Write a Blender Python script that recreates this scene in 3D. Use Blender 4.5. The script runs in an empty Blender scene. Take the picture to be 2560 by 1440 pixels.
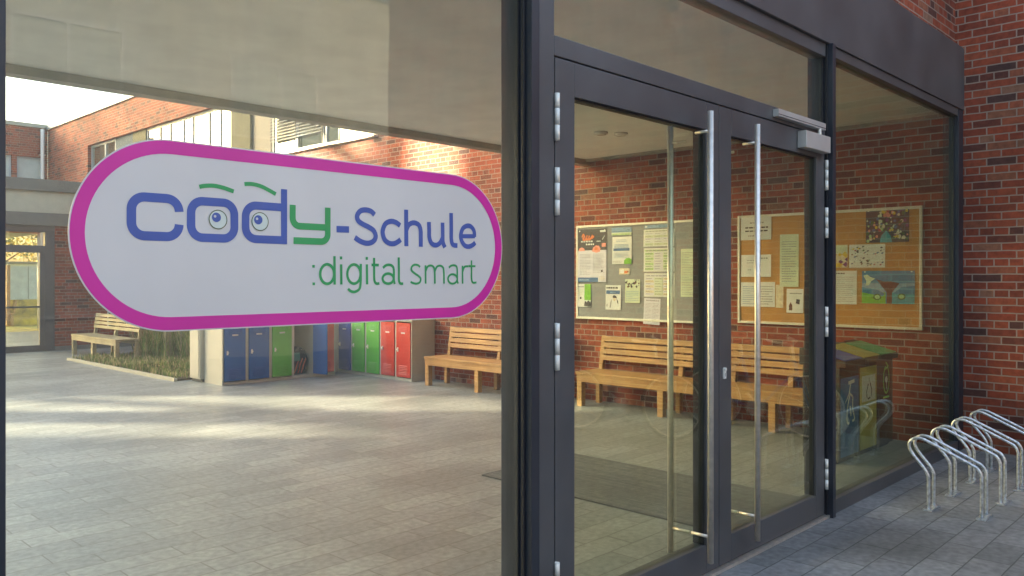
import bpy, math, random
from mathutils import Vector, Matrix
random.seed(7)
SC = bpy.context.scene
COL = SC.collection
R = math.radians
# ------------------------------------------------------------------ survey of the place
# World: facade of the glass entrance is the plane Y=0 (X to the right), inside is +Y.
# The long brick wing is the plane X=XW.  Camera stands 2.4 m before the glass.
F, YH, D, H = 2048.0, 695.0, 2.4, 1.65
CX, CY = 0.7207, 0.6932
XW = 8.75
def _ray(x):
    t = (x-1280)/F
    return CX+CY*t, CY-CX*t
def fac(x, y, Y=0.0):            # survey point on the glass facade -> (X, Z)
    a, b = _ray(x); s = (D+Y)/b
    return a*s, H+(YH-y)/F*s
def wal(x, y, X=XW):             # survey point on the brick wing -> (Y, Z)
    a, b = _ray(x); s = X/a
    return b*s-D, H+(YH-y)/F*s

# ------------------------------------------------------------------ materials
def newmat(name):
    m = bpy.data.materials.new(name); m.use_nodes = True
    nt = m.node_tree; b = nt.nodes['Principled BSDF']
    return m, nt, b
def N(nt, kind, **kw):
    n = nt.nodes.new(kind)
    for k, v in kw.items(): setattr(n, k, v)
    return n
def ramp(nt, stops, interp='LINEAR'):
    n = nt.nodes.new('ShaderNodeValToRGB'); n.color_ramp.interpolation = interp
    e = n.color_ramp.elements
    while len(e) < len(stops): e.new(0.5)
    for i, (p, c) in enumerate(stops):
        e[i].position = p; e[i].color = (c[0], c[1], c[2], 1)
    return n
def paint(name, col, rough=0.5, metal=0.0, var=0.06, scale=6.0, bump=0.0, bscale=80.0, coat=0.0, spec=0.5):
    m, nt, b = newmat(name); L = nt.links.new
    geo = N(nt, 'ShaderNodeNewGeometry')
    no = N(nt, 'ShaderNodeTexNoise'); no.inputs['Scale'].default_value = scale; no.inputs['Detail'].default_value = 5
    L(geo.outputs['Position'], no.inputs['Vector'])
    lo = [max(0, c*(1-var*2.2)) for c in col]; hi = [min(1, c*(1+var*2.2)) for c in col]
    r = ramp(nt, [(0.3, lo), (0.7, hi)])
    L(no.outputs['Fac'], r.inputs['Fac']); L(r.outputs['Color'], b.inputs['Base Color'])
    mr = N(nt, 'ShaderNodeMapRange'); mr.inputs['To Min'].default_value = max(0.02, rough*0.8); mr.inputs['To Max'].default_value = min(1, rough*1.2)
    L(no.outputs['Fac'], mr.inputs['Value']); L(mr.outputs['Result'], b.inputs['Roughness'])
    b.inputs['Metallic'].default_value = metal
    b.inputs['Coat Weight'].default_value = coat
    b.inputs['Specular IOR Level'].default_value = spec
    if bump > 0:
        n2 = N(nt, 'ShaderNodeTexNoise'); n2.inputs['Scale'].default_value = bscale; n2.inputs['Detail'].default_value = 3
        L(geo.outputs['Position'], n2.inputs['Vector'])
        bp = N(nt, 'ShaderNodeBump'); bp.inputs['Strength'].default_value = bump; bp.inputs['Distance'].default_value = 0.004
        L(n2.outputs['Fac'], bp.inputs['Height']); L(bp.outputs['Normal'], b.inputs['Normal'])
    return m
def brick_mat(name, axis, bw, bh, stops, mortar, msize=0.011, rough=0.8, bump=0.5, stain=0.35, off=0.5, squash=1.0, spots=False):
    """axis: which position components run along the course and up it"""
    m, nt, b = newmat(name); L = nt.links.new
    geo = N(nt, 'ShaderNodeNewGeometry'); sx = N(nt, 'ShaderNodeSeparateXYZ'); cb = N(nt, 'ShaderNodeCombineXYZ')
    L(geo.outputs['Position'], sx.inputs[0])
    L(sx.outputs[axis[0]], cb.inputs[0]); L(sx.outputs[axis[1]], cb.inputs[1])
    # slight waviness so that joints are not ruled with a ruler
    wn = N(nt, 'ShaderNodeTexNoise'); wn.inputs['Scale'].default_value = 9; L(geo.outputs['Position'], wn.inputs['Vector'])
    vs = N(nt, 'ShaderNodeVectorMath', operation='SCALE'); vs.inputs['Scale'].default_value = 0.008
    L(wn.outputs['Color'], vs.inputs[0])
    va = N(nt, 'ShaderNodeVectorMath', operation='ADD'); L(cb.outputs[0], va.inputs[0]); L(vs.outputs[0], va.inputs[1])
    bt = N(nt, 'ShaderNodeTexBrick'); bt.offset = off; bt.squash = squash; bt.squash_frequency = 4
    bt.inputs['Scale'].default_value = 1; bt.inputs['Brick Width'].default_value = bw; bt.inputs['Row Height'].default_value = bh
    bt.inputs['Mortar Size'].default_value = msize*0.5; bt.inputs['Mortar Smooth'].default_value = 0.25; bt.inputs['Bias'].default_value = 0
    bt.inputs['Color1'].default_value = (0, 0, 0, 1); bt.inputs['Color2'].default_value = (1, 1, 1, 1); bt.inputs['Mortar'].default_value = (0.5, 0.5, 0.5, 1)
    L(va.outputs[0], bt.inputs['Vector'])
    rp = ramp(nt, stops); L(bt.outputs['Color'], rp.inputs['Fac'])
    n1 = N(nt, 'ShaderNodeTexNoise'); n1.inputs['Scale'].default_value = 22; n1.inputs['Detail'].default_value = 6; L(geo.outputs['Position'], n1.inputs['Vector'])
    r1 = ramp(nt, [(0.25, (0.62,)*3), (0.75, (1.3,)*3)]); L(n1.outputs['Fac'], r1.inputs['Fac'])
    mu = N(nt, 'ShaderNodeMix', data_type='RGBA', blend_type='MULTIPLY'); mu.inputs['Factor'].default_value = 0.8
    L(rp.outputs['Color'], mu.inputs['A']); L(r1.outputs['Color'], mu.inputs['B'])
    mx = N(nt, 'ShaderNodeMix', data_type='RGBA'); L(bt.outputs['Fac'], mx.inputs['Factor'])
    L(mu.outputs['Result'], mx.inputs['A']); mx.inputs['B'].default_value = (*mortar, 1)
    n3 = N(nt, 'ShaderNodeTexNoise'); n3.inputs['Scale'].default_value = 0.9; n3.inputs['Detail'].default_value = 6; L(geo.outputs['Position'], n3.inputs['Vector'])
    r3 = ramp(nt, [(0.3, (1-stain,)*3), (0.65, (1.08,)*3)]); L(n3.outputs['Fac'], r3.inputs['Fac'])
    m2 = N(nt, 'ShaderNodeMix', data_type='RGBA', blend_type='MULTIPLY'); m2.inputs['Factor'].default_value = 1
    L(mx.outputs['Result'], m2.inputs['A']); L(r3.outputs['Color'], m2.inputs['B'])
    last = m2.outputs['Result']
    if spots:
        vo = N(nt, 'ShaderNodeTexVoronoi'); vo.inputs['Scale'].default_value = 1.9; L(geo.outputs['Position'], vo.inputs['Vector'])
        rv = ramp(nt, [(0.028, (0.55,)*3), (0.05, (1,)*3)]); L(vo.outputs['Distance'], rv.inputs['Fac'])
        m3 = N(nt, 'ShaderNodeMix', data_type='RGBA', blend_type='MULTIPLY'); m3.inputs['Factor'].default_value = 0.8
        L(last, m3.inputs['A']); L(rv.outputs['Color'], m3.inputs['B']); last = m3.outputs['Result']
    L(last, b.inputs['Base Color'])
    b.inputs['Roughness'].default_value = rough
    iv = N(nt, 'ShaderNodeMath', operation='SUBTRACT'); iv.inputs[0].default_value = 1; L(bt.outputs['Fac'], iv.inputs[1])
    ad = N(nt, 'ShaderNodeMath', operation='MULTIPLY_ADD'); L(n1.outputs['Fac'], ad.inputs[0]); ad.inputs[1].default_value = 0.25; L(iv.outputs[0], ad.inputs[2])
    bp = N(nt, 'ShaderNodeBump'); bp.inputs['Strength'].default_value = bump; bp.inputs['Distance'].default_value = 0.006
    L(ad.outputs[0], bp.inputs['Height']); L(bp.outputs['Normal'], b.inputs['Normal'])
    return m
def glass_mat(name, tint, f0=0.05, rough=0.0, gain=1.0, grime_glare=0.03):
    """thin sheet: tinted see-through plus Fresnel (Schlick) mirror reflection"""
    m, nt, b = newmat(name); L = nt.links.new; nt.nodes.remove(b)
    out = nt.nodes['Material Output']
    geo = N(nt, 'ShaderNodeNewGeometry')
    dp = N(nt, 'ShaderNodeVectorMath', operation='DOT_PRODUCT'); L(geo.outputs['Incoming'], dp.inputs[0]); L(geo.outputs['Normal'], dp.inputs[1])
    ab = N(nt, 'ShaderNodeMath', operation='ABSOLUTE'); L(dp.outputs['Value'], ab.inputs[0])
    su = N(nt, 'ShaderNodeMath', operation='SUBTRACT', use_clamp=True); su.inputs[0].default_value = 1; L(ab.outputs[0], su.inputs[1])
    pw = N(nt, 'ShaderNodeMath', operation='POWER'); L(su.outputs[0], pw.inputs[0]); pw.inputs[1].default_value = 5
    ma = N(nt, 'ShaderNodeMath', operation='MULTIPLY_ADD', use_clamp=True); L(pw.outputs[0], ma.inputs[0]); ma.inputs[1].default_value = (1-f0)*gain; ma.inputs[2].default_value = f0
    tr = N(nt, 'ShaderNodeBsdfTransparent'); tr.inputs['Color'].default_value = (*tint, 1)
    gl = N(nt, 'ShaderNodeBsdfGlossy'); gl.inputs['Roughness'].default_value = rough; gl.inputs['Color'].default_value = (0.95, 0.97, 0.96, 1)
    wv = N(nt, 'ShaderNodeTexNoise'); wv.inputs['Scale'].default_value = 1.3; wv.inputs['Detail'].default_value = 1; L(geo.outputs['Position'], wv.inputs['Vector'])
    bw_ = N(nt, 'ShaderNodeBump'); bw_.inputs['Strength'].default_value = 0.35; bw_.inputs['Distance'].default_value = 0.012; L(wv.outputs['Fac'], bw_.inputs['Height']); L(bw_.outputs['Normal'], gl.inputs['Normal'])
    mx = N(nt, 'ShaderNodeMixShader'); L(ma.outputs[0], mx.inputs[0]); L(tr.outputs[0], mx.inputs[1]); L(gl.outputs[0], mx.inputs[2])
    # a film of dust and wipe marks, doubling as glare on the clear panes
    no = N(nt, 'ShaderNodeTexNoise'); no.inputs['Scale'].default_value = 1.7; no.inputs['Detail'].default_value = 7; no.inputs['Roughness'].default_value = 0.65
    mp = N(nt, 'ShaderNodeMapping'); mp.inputs['Scale'].default_value = (3.0, 1, 0.7); L(geo.outputs['Position'], mp.inputs[0]); L(mp.outputs[0], no.inputs['Vector'])
    mr = N(nt, 'ShaderNodeMapRange'); mr.inputs['From Min'].default_value = 0.35; mr.inputs['From Max'].default_value = 0.8
    mr.inputs['To Min'].default_value = grime_glare*0.25; mr.inputs['To Max'].default_value = grime_glare*1.6; L(no.outputs['Fac'], mr.inputs['Value'])
    df = N(nt, 'ShaderNodeBsdfDiffuse'); df.inputs['Color'].default_value = (0.7, 0.7, 0.66, 1)
    m2 = N(nt, 'ShaderNodeMixShader'); L(mr.outputs[0], m2.inputs[0]); L(mx.outputs[0], m2.inputs[1]); L(df.outputs[0], m2.inputs[2])
    L(m2.outputs[0], out.inputs['Surface'])
    return m
def wood_mat(name, c0, c1, axis):
    m, nt, b = newmat(name); L = nt.links.new
    tc = N(nt, 'ShaderNodeTexCoord'); mp = N(nt, 'ShaderNodeMapping')
    sc = [40, 40, 40]; sc[axis] = 1.6
    mp.inputs['Scale'].default_value = sc; L(tc.outputs['Object'], mp.inputs[0])
    no = N(nt, 'ShaderNodeTexNoise'); no.inputs['Scale'].default_value = 1; no.inputs['Detail'].default_value = 6; L(mp.outputs[0], no.inputs['Vector'])
    n2 = N(nt, 'ShaderNodeTexNoise'); n2.inputs['Scale'].default_value = 3; L(tc.outputs['Object'], n2.inputs['Vector'])
    r = ramp(nt, [(0.28, c0), (0.72, c1)]); L(no.outputs['Fac'], r.inputs['Fac'])
    r2 = ramp(nt, [(0.3, (0.72,)*3), (0.7, (1.1,)*3)]); L(n2.outputs['Fac'], r2.inputs['Fac'])
    mu = N(nt, 'ShaderNodeMix', data_type='RGBA', blend_type='MULTIPLY'); mu.inputs['Factor'].default_value = 0.7
    L(r.outputs['Color'], mu.inputs['A']); L(r2.outputs['Color'], mu.inputs['B']); L(mu.outputs['Result'], b.inputs['Base Color'])
    b.inputs['Roughness'].default_value = 0.5
    bp = N(nt, 'ShaderNodeBump'); bp.inputs['Strength'].default_value = 0.25; bp.inputs['Distance'].default_value = 0.003
    L(no.outputs['Fac'], bp.inputs['Height']); L(bp.outputs['Normal'], b.inputs['Normal'])
    return m
BR = [(0.0, (0.085, 0.040, 0.034)), (0.08, (0.12, 0.040, 0.029)), (0.2, (0.22, 0.050, 0.026)), (0.55, (0.32, 0.064, 0.029)),
      (0.85, (0.35, 0.084, 0.038)), (0.96, (0.27, 0.10, 0.055)), (1.0, (0.27, 0.15, 0.10))]
M = {}
M['brick'] = brick_mat('red_brick', ('Y', 'Z'), 0.248, 0.0735, BR, (0.33, 0.25, 0.20), 0.013, squash=0.5)
M['brick_x'] = brick_mat('red_brick_across', ('X', 'Z'), 0.248, 0.0735, BR, (0.33, 0.25, 0.20), 0.013, squash=0.5)
M['paver'] = brick_mat('stone_paving', ('X', 'Y'), 0.6, 0.2, [(0, (0.265, 0.285, 0.275)), (0.5, (0.31, 0.33, 0.32)), (1, (0.355, 0.375, 0.36))], (0.17, 0.165, 0.15), 0.009, 0.42, 0.25, 0.28, 0.37, spots=True)
M['pavement'] = brick_mat('grey_paving', ('X', 'Y'), 0.4, 0.2, [(0, (0.22, 0.22, 0.215)), (0.5, (0.27, 0.265, 0.26)), (1, (0.31, 0.305, 0.295))], (0.13, 0.13, 0.12), 0.009, 0.75, 0.4, 0.5, spots=True)
M['frame'] = paint('grey_powder_coat', (0.096, 0.096, 0.101), 0.40, 0.0, 0.10, 1.8, 0.08, 500)
M['frame_dark'] = paint('anthracite_coat', (0.030, 0.034, 0.046), 0.36, 0.0, 0.10, 1.8, 0.08, 500)
M['gasket'] = paint('black_rubber', (0.012, 0.013, 0.018), 0.5)
M['steel'] = paint('brushed_steel', (0.86, 0.77, 0.67), 0.36, 0.8, 0.05, 30)
M['hinge'] = paint('satin_steel', (0.92, 0.89, 0.82), 0.5, 0.1, 0.04, 30)
M['closer'] = paint('silver_lacquer', (0.62, 0.60, 0.57), 0.42, 0.35, 0.03)
M['galv'] = paint('galvanised_steel', (0.66, 0.69, 0.72), 0.33, 0.75, 0.14, 45, 0.15, 160)
M['glass'] = glass_mat('clear_glass', (0.95, 0.96, 0.91), 0.045, 0.0, 1.0, 0.036)
M['glass_side'] = glass_mat('side_glass', (0.86, 0.89, 0.76), 0.065, 0.0, 1.1, 0.02)
M['glass_door'] = glass_mat('door_glass', (0.89, 0.92, 0.80), 0.06, 0.0, 1.1, 0.025)
M['glass_far'] = glass_mat('sky_reflecting_glass', (0.35, 0.42, 0.40), 0.28, 0.0, 1.0, 0.02)
M['ceil'] = paint('ceiling_board', (0.80, 0.81, 0.77), 0.8, 0, 0.03, 3)
M['trim'] = paint('roof_trim', (0.30, 0.29, 0.24), 0.6)
M['white'] = paint('white_film', (0.76, 0.71, 0.68), 0.22, 0, 0.015, 3)
M['magenta'] = paint('magenta_film', (0.76, 0.034, 0.37), 0.32, 0, 0.03, 3)
M['blue_ink'] = paint('blue_print', (0.075, 0.125, 0.42), 0.35, 0, 0.03)
M['green_ink'] = paint('green_print', (0.045, 0.38, 0.12), 0.35, 0, 0.03)
M['olive_ink'] = paint('olive_print', (0.10, 0.13, 0.04), 0.35)
M['eye_white'] = paint('eye_print', (0.74, 0.78, 0.70), 0.35, 0, 0.01)
M['wood'] = wood_mat('oiled_wood', (0.36, 0.185, 0.060), (0.60, 0.36, 0.14), 1)
M['wood_grey'] = wood_mat('weathered_wood', (0.30, 0.25, 0.15), (0.46, 0.40, 0.25), 1)
M['beige'] = paint('beige_steel', (0.50, 0.50, 0.43), 0.45, 0, 0.03, 3)
M['locker_blue'] = paint('blue_steel', (0.018, 0.12, 0.42), 0.4, 0, 0.04)
M['locker_deep'] = paint('deep_blue_steel', (0.035, 0.085, 0.38), 0.4, 0, 0.04)
M['locker_green'] = paint('green_steel', (0.10, 0.46, 0.045), 0.4, 0, 0.04)
M['locker_red'] = paint('red_steel', (0.60, 0.060, 0.045), 0.4, 0, 0.04)
M['dark'] = paint('black_fabric', (0.014, 0.015, 0.018), 0.8)
M['black'] = paint('black_ink', (0.03, 0.03, 0.035), 0.6)
M['paper'] = paint('paper', (0.74, 0.75, 0.74), 0.7, 0, 0.015)
M['paper_lilac'] = paint('paper_lilac', (0.70, 0.69, 0.80), 0.7, 0, 0.015)
M['paper_green'] = paint('paper_greenish', (0.62, 0.70, 0.52), 0.7, 0, 0.03)
M['ink_grey'] = paint('grey_ink', (0.30, 0.31, 0.34), 0.7)
M['felt'] = paint('grey_felt', (0.30, 0.31, 0.32), 0.9, 0, 0.04, 40, 0.3, 300)
M['cork'] = paint('cork', (0.52, 0.27, 0.075), 0.85, 0, 0.10, 90, 0.3, 300)
M['alu'] = paint('board_frame', (0.72, 0.70, 0.62), 0.4, 0.2, 0.03)
for nm, c in dict(p_dark=(0.045, 0.05, 0.062), p_orange=(0.75, 0.20, 0.06), p_pink=(0.80, 0.30, 0.24), p_blue=(0.06, 0.15, 0.32), p_lblue=(0.25, 0.38, 0.55),
                  p_green=(0.18, 0.48, 0.03), p_lgreen=(0.42, 0.62, 0.28), p_yellow=(0.78, 0.55, 0.05), p_purple=(0.16, 0.05, 0.20), p_sky=(0.04, 0.22, 0.42),
                  p_teal=(0.04, 0.33, 0.42), p_brown=(0.15, 0.055, 0.032), p_cream=(0.72, 0.62, 0.45), p_leaf=(0.05, 0.14, 0.04), p_red=(0.42, 0.06, 0.08)).items():
    M[nm] = paint(nm.replace('p_', 'print_'), c, 0.6, 0, 0.08, 25)
M['bin_body'] = paint('brown_bin', (0.062, 0.060, 0.048), 0.5, 0, 0.08)
M['bin_blue'] = paint('bin_blue', (0.08, 0.20, 0.46), 0.45)
M['bin_blue_lid'] = paint('bin_blue_lid', (0.10, 0.18, 0.62), 0.45)
M['bin_yellow'] = paint('bin_yellow', (0.50, 0.46, 0.12), 0.45)
M['bin_green'] = paint('bin_green', (0.12, 0.46, 0.20), 0.45)
M['bin_sign'] = paint('bin_symbol', (0.78, 0.80, 0.76), 0.5)
M['bin_lime'] = paint('bin_lime', (0.30, 0.72, 0.16), 0.5)
M['mat'] = brick_mat('ribbed_mat', ('Y', 'X'), 5.0, 0.022, [(0, (0.20, 0.195, 0.18)), (1, (0.27, 0.26, 0.24))], (0.08, 0.08, 0.075), 0.009, 0.9, 0.6, 0.2)
M['soil'] = paint('soil', (0.12, 0.10, 0.06), 0.95, 0, 0.2, 8, 0.6, 40)
M['ground'] = paint('open_ground', (0.20, 0.20, 0.17), 0.95, 0, 0.1, 0.4)
M['lawn'] = paint('sunny_lawn', (0.42, 0.36, 0.08), 0.95, 0, 0.25, 3, 0.6, 40)
M['blade_dry'] = paint('dry_grass', (0.48, 0.40, 0.20), 0.8, 0, 0.25, 5)
M['blade_green'] = paint('green_grass', (0.22, 0.29, 0.09), 0.8, 0, 0.25, 5)
M['leaf_yellow'] = paint('autumn_leaf', (0.46, 0.33, 0.05), 0.7, 0, 0.3, 3)
M['leaf_green'] = paint('green_leaf', (0.08, 0.13, 0.035), 0.7, 0, 0.3, 3)
M['bark'] = paint('bark', (0.12, 0.09, 0.06), 0.9, 0, 0.2, 20)
M['pale_band'] = paint('pale_fascia', (0.46, 0.45, 0.36), 0.6, 0, 0.03)
M['dark_band'] = paint('dark_fascia', (0.15, 0.15, 0.135), 0.6, 0, 0.05)
M['olive'] = paint('olive_panel', (0.16, 0.16, 0.105), 0.9, 0, 0.05, spec=0.2)
M['bluegrey'] = paint('blue_grey_panel', (0.10, 0.135, 0.165), 0.9, 0, 0.05, spec=0.2)
M['cream'] = paint('cream_panel', (0.66, 0.58, 0.46), 0.6, 0, 0.02)
M['winframe'] = paint('window_frame', (0.42, 0.47, 0.53), 0.4, 0, 0.03)
M['sill'] = paint('metal_sill', (0.55, 0.56, 0.52), 0.4, 0.2, 0.03)
M['coping'] = paint('roof_coping', (0.30, 0.36, 0.42), 0.4, 0.3, 0.03)
M['slat'] = paint('blind_slat', (0.50, 0.52, 0.52), 0.4, 0.3, 0.03)
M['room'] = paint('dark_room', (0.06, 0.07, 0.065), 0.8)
M['shed'] = paint('grey_shed', (0.50, 0.55, 0.55), 0.6, 0, 0.04)
M['render'] = paint('pale_render', (0.50, 0.50, 0.46), 0.9, 0, 0.06, 2)
M['pale_wall'] = paint('cream_wall', (0.56, 0.52, 0.46), 0.9, 0, 0.06, 2)
M['tyre'] = paint('tyre', (0.02, 0.02, 0.02), 0.7)
M['bike_blue'] = paint('blue_bike', (0.02, 0.08, 0.30), 0.3, 0, 0.03)
M['bike_red'] = paint('red_bike', (0.35, 0.03, 0.03), 0.3, 0, 0.03)
M['pink'] = paint('neon_stripe', (0.85, 0.30, 0.20), 0.5)
M['teal'] = paint('teal_fabric', (0.03, 0.20, 0.17), 0.7)
M['lamp_glass'] = paint('lamp_lens', (0.75, 0.74, 0.66), 0.2)

# ------------------------------------------------------------------ mesh helpers
class MB:
    def __init__(s): s.v = []; s.f = []; s.m = []; s.mats = []; s.sm = []
    def mi(s, m):
        if m not in s.mats: s.mats.append(m)
        return s.mats.index(m)
    def face(s, pts, m, smooth=False):
        n = len(s.v); s.v += [tuple(p) for p in pts]; s.f.append(tuple(range(n, n+len(pts)))); s.m.append(s.mi(m)); s.sm.append(smooth)
    def box(s, x0, x1, y0, y1, z0, z1, m, mtx=None):
        p = [Vector((x, y, z)) for z in (z0, z1) for y in (y0, y1) for x in (x0, x1)]
        if mtx is not None: p = [mtx @ q for q in p]
        n = len(s.v); s.v += [tuple(q) for q in p]; k = s.mi(m)
        for f in ((0, 2, 3, 1), (4, 5, 7, 6), (0, 1, 5, 4), (2, 6, 7, 3), (0, 4, 6, 2), (1, 3, 7, 5)):
            s.f.append(tuple(n+i for i in f)); s.m.append(k); s.sm.append(False)
        return s
    def prism(s, prof, a0, a1, axis, m):
        """prof: closed 2-D outline; extruded along axis 0/1/2"""
        def P(u, v, a):
            return {0: (a, u, v), 1: (u, a, v), 2: (u, v, a)}[axis]
        n = len(s.v); k = len(prof); mi = s.mi(m)
        s.v += [P(u, v, a0) for u, v in prof]+[P(u, v, a1) for u, v in prof]
        s.f.append(tuple(range(n+k-1, n-1, -1))); s.f.append(tuple(range(n+k, n+2*k)))
        for i in range(k):
            j = (i+1) % k; s.f.append((n+i, n+j, n+k+j, n+k+i))
        s.m += [mi]*(k+2); s.sm += [False]*(k+2)
        return s
    def tube(s, pts, r, m, seg=10, closed=False, cap=True):
        pts = [Vector(p) for p in pts]; mi = s.mi(m); rs = r if isinstance(r, (list, tuple)) else [r]*len(pts)
        k = len(pts); n0 = len(s.v); up = None
        for i, p in enumerate(pts):
            a = pts[(i-1) % k] if (closed or i > 0) else p; b = pts[(i+1) % k] if (closed or i < k-1) else p
            t = (b-a).normalized()
            if up is None:
                up = Vector((0, 0, 1)) if abs(t.z) < 0.9 else Vector((1, 0, 0))
            u = (up-t*up.dot(t)).normalized(); w = t.cross(u); up = u
            for q in range(seg):
                an = 2*math.pi*q/seg; s.v.append(tuple(p+(u*math.cos(an)+w*math.sin(an))*rs[i]))
        for i in range(k if closed else k-1):
            for q in range(seg):
                a = n0+i*seg+q; b = n0+i*seg+(q+1) % seg; j = (i+1) % k
                s.f.append((a, b, n0+j*seg+(q+1) % seg, n0+j*seg+q)); s.m.append(mi); s.sm.append(True)
        if cap and not closed:
            s.f.append(tuple(n0+q for q in range(seg-1, -1, -1))); s.f.append(tuple(n0+(k-1)*seg+q for q in range(seg))); s.m += [mi]*2; s.sm += [False]*2
        return s
    def build(s, name, parent=None, origin=None, bevel=0.0):
        o_ = Vector(origin) if origin is not None else Vector((0, 0, 0))
        me = bpy.data.meshes.new(name); me.from_pydata([tuple(Vector(v)-o_) for v in s.v], [], s.f)
        for m in s.mats: me.materials.append(M[m])
        me.polygons.foreach_set('material_index', s.m); me.polygons.foreach_set('use_smooth', s.sm); me.update()
        ob = bpy.data.objects.new(name, me); COL.objects.link(ob)
        if parent is not None: ob.parent = parent
        elif origin is not None: ob.location = o_
        if bevel > 0:
            b = ob.modifiers.new('bevel', 'BEVEL'); b.width = bevel; b.segments = 2; b.limit_method = 'ANGLE'; b.angle_limit = R(40)
        return ob
def tag(o, label, cat, group=None, kind=None):
    if label: o['label'] = label
    if cat: o['category'] = cat
    if group: o['group'] = group
    if kind: o['kind'] = kind
    return o
def thing(name, loc, label, cat, group=None, rz=0.0):
    o = bpy.data.objects.new(name, None); o.location = loc; o.rotation_euler = (0, 0, rz); o.empty_display_size = 0.1
    COL.objects.link(o); return tag(o, label, cat, group)
def struct(o): o['kind'] = 'structure'; return o
def copy_tree(o, parent=None):
    c = o.copy(); COL.objects.link(c)
    if parent is not None: c.parent = parent
    for ch in list(o.children): copy_tree(ch, c)
    return c
def arc2(cx, cy, r, a0, a1, n=10, ry=None):
    ry = r if ry is None else ry
    return [(cx+r*math.cos(R(a0+(a1-a0)*i/n)), cy+ry*math.sin(R(a0+(a1-a0)*i/n))) for i in range(n+1)]
def smooth(pts, n=6):
    """Catmull-Rom through the points"""
    P = [pts[0]]+list(pts)+[pts[-1]]; out = []
    for i in range(1, len(P)-2):
        p0, p1, p2, p3 = (Vector(q) for q in P[i-1:i+3])
        for k in range(n):
            t = k/n
            out.append(0.5*((2*p1)+(p2-p0)*t+(2*p0-5*p1+4*p2-p3)*t*t+(3*p1-p0-3*p2+p3)*t**3))
    out.append(Vector(pts[-1])); return out
def ribbon(mb, pts, w, y, m, closed=False):
    """flat stroke in the XZ plane at depth y"""
    P = [Vector((p[0], p[1])) for p in pts]; k = len(P); L_ = []; R_ = []
    for i in range(k):
        a = P[(i-1) % k] if (closed or i > 0) else None; b = P[(i+1) % k] if (closed or i < k-1) else None
        d1 = (P[i]-a).normalized() if a is not None else None; d2 = (b-P[i]).normalized() if b is not None else None
        if d1 is None: d1 = d2
        if d2 is None: d2 = d1
        t = (d1+d2)
        t = t.normalized() if t.length > 1e-6 else d1
        nrm = Vector((-t.y, t.x)); c = max(0.5, nrm.dot(Vector((-d1.y, d1.x))))
        L_.append(P[i]+nrm*(w/2/c)); R_.append(P[i]-nrm*(w/2/c))
    for i in range(k if closed else k-1):
        j = (i+1) % k
        mb.face([(L_[i].x, y, L_[i].y), (R_[i].x, y, R_[i].y), (R_[j].x, y, R_[j].y), (L_[j].x, y, L_[j].y)], m)
def disc(mb, cx, cz, r, y, m, n=28):
    mb.face([(cx+r*math.cos(2*math.pi*i/n), y, cz+r*math.sin(2*math.pi*i/n)) for i in range(n)], m)

# ------------------------------------------------------------------ ground
XO_ = -19.9
g = MB(); g.face([(-300, -300, -0.03), (300, -300, -0.03), (300, 300, -0.03), (-300, 300, -0.03)], 'ground'); struct(g.build('ground'))
g = MB(); g.box(XO_, XW, 0.0, 26.0, -0.02, 0.0, 'paver'); struct(g.build('courtyard_paving'))
g = MB(); g.box(-30, 30, -30, -0.001, -0.02, -0.006, 'pavement'); struct(g.build('pavement'))
g = MB(); g.face([(-20, 26.0, -0.012), (60, 26.0, -0.012), (60, 90, -0.012), (-20, 90, -0.012)], 'lawn'); struct(g.build('lawn'))

# ------------------------------------------------------------------ brick wing along the right (X = XW)
WIN = [(21.5, 23.4), (14.7, 19.4), (11.1, 13.9), (9.3, 10.58)]
Z0, Z1, ZR = 4.18, 5.56, 6.46
wing = thing('brick_wing', (XW, 8, 0), 'long two-storey red brick school wing running from the bicycle stands to the far corner', 'building')
w = MB()
w.box(XW, XW+0.35, -9, 27.0, -0.02, Z0-0.05, 'brick'); w.box(XW, XW+0.35, -9, 27.0, Z1, ZR, 'brick')
w.box(XW, XW+0.35, -9, 9.3, Z0-0.05, Z1, 'brick'); w.box(XW, XW+0.35, 23.4, 27.0, Z0-0.05, Z1, 'brick')
w.build('wall', wing, wing.location)
c = MB(); c.box(XW-0.06, XW+0.45, -9, 27.0, ZR, ZR+0.11, 'coping'); c.build('roof_edge', wing, wing.location)
s_ = MB(); s_.prism([(XW-0.10, Z0-0.045), (XW-0.10, Z0-0.015), (XW+0.2, Z0+0.012), (XW+0.2, Z0-0.05)], 9.28, 23.42, 1, 'sill')
s_.build('sill', wing, wing.location)
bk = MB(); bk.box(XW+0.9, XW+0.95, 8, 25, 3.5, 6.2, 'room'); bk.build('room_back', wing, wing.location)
def wwindow(y0, y1, cuts, pane='glass_far', blind=False, xf=XW+0.10):
    f = MB(); t = 0.05
    f.box(xf, xf+0.07, y0, y1, Z0+0.012, Z0+0.07, 'winframe'); f.box(xf, xf+0.07, y0, y1, Z1-0.06, Z1, 'winframe')
    for q in [y0+t/2]+list(cuts)+[y1-t/2]: f.box(xf-0.002, xf+0.072, q-t*0.8, q+t*0.8, Z0+0.07, Z1-0.06, 'winframe')
    fo = f.build('window', wing, wing.location)
    p = MB(); p.box(xf+0.02, xf+0.035, y0+t, y1-t, Z0+0.07, Z1-0.06, pane); p.build('pane', fo, wing.location)
    if blind:
        b = MB(); z = Z0+0.30
        while z < Z1-0.02:
            b.face([(xf-0.075, y0+0.04, z-0.02), (xf-0.075, y1-0.04, z-0.02), (xf-0.02, y1-0.04, z+0.022), (xf-0.02, y0+0.04, z+0.022)], 'slat'); z += 0.062
        for q in (y0+0.03, (y0+y1)/2, y1-0.03): b.box(xf-0.055, xf-0.043, q-0.006, q+0.006, Z0+0.02, Z1, 'dark_band')
        b.build('blind', fo, wing.location)
    return fo
wwindow(21.5, 23.4, (22.3,), 'glass')
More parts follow.
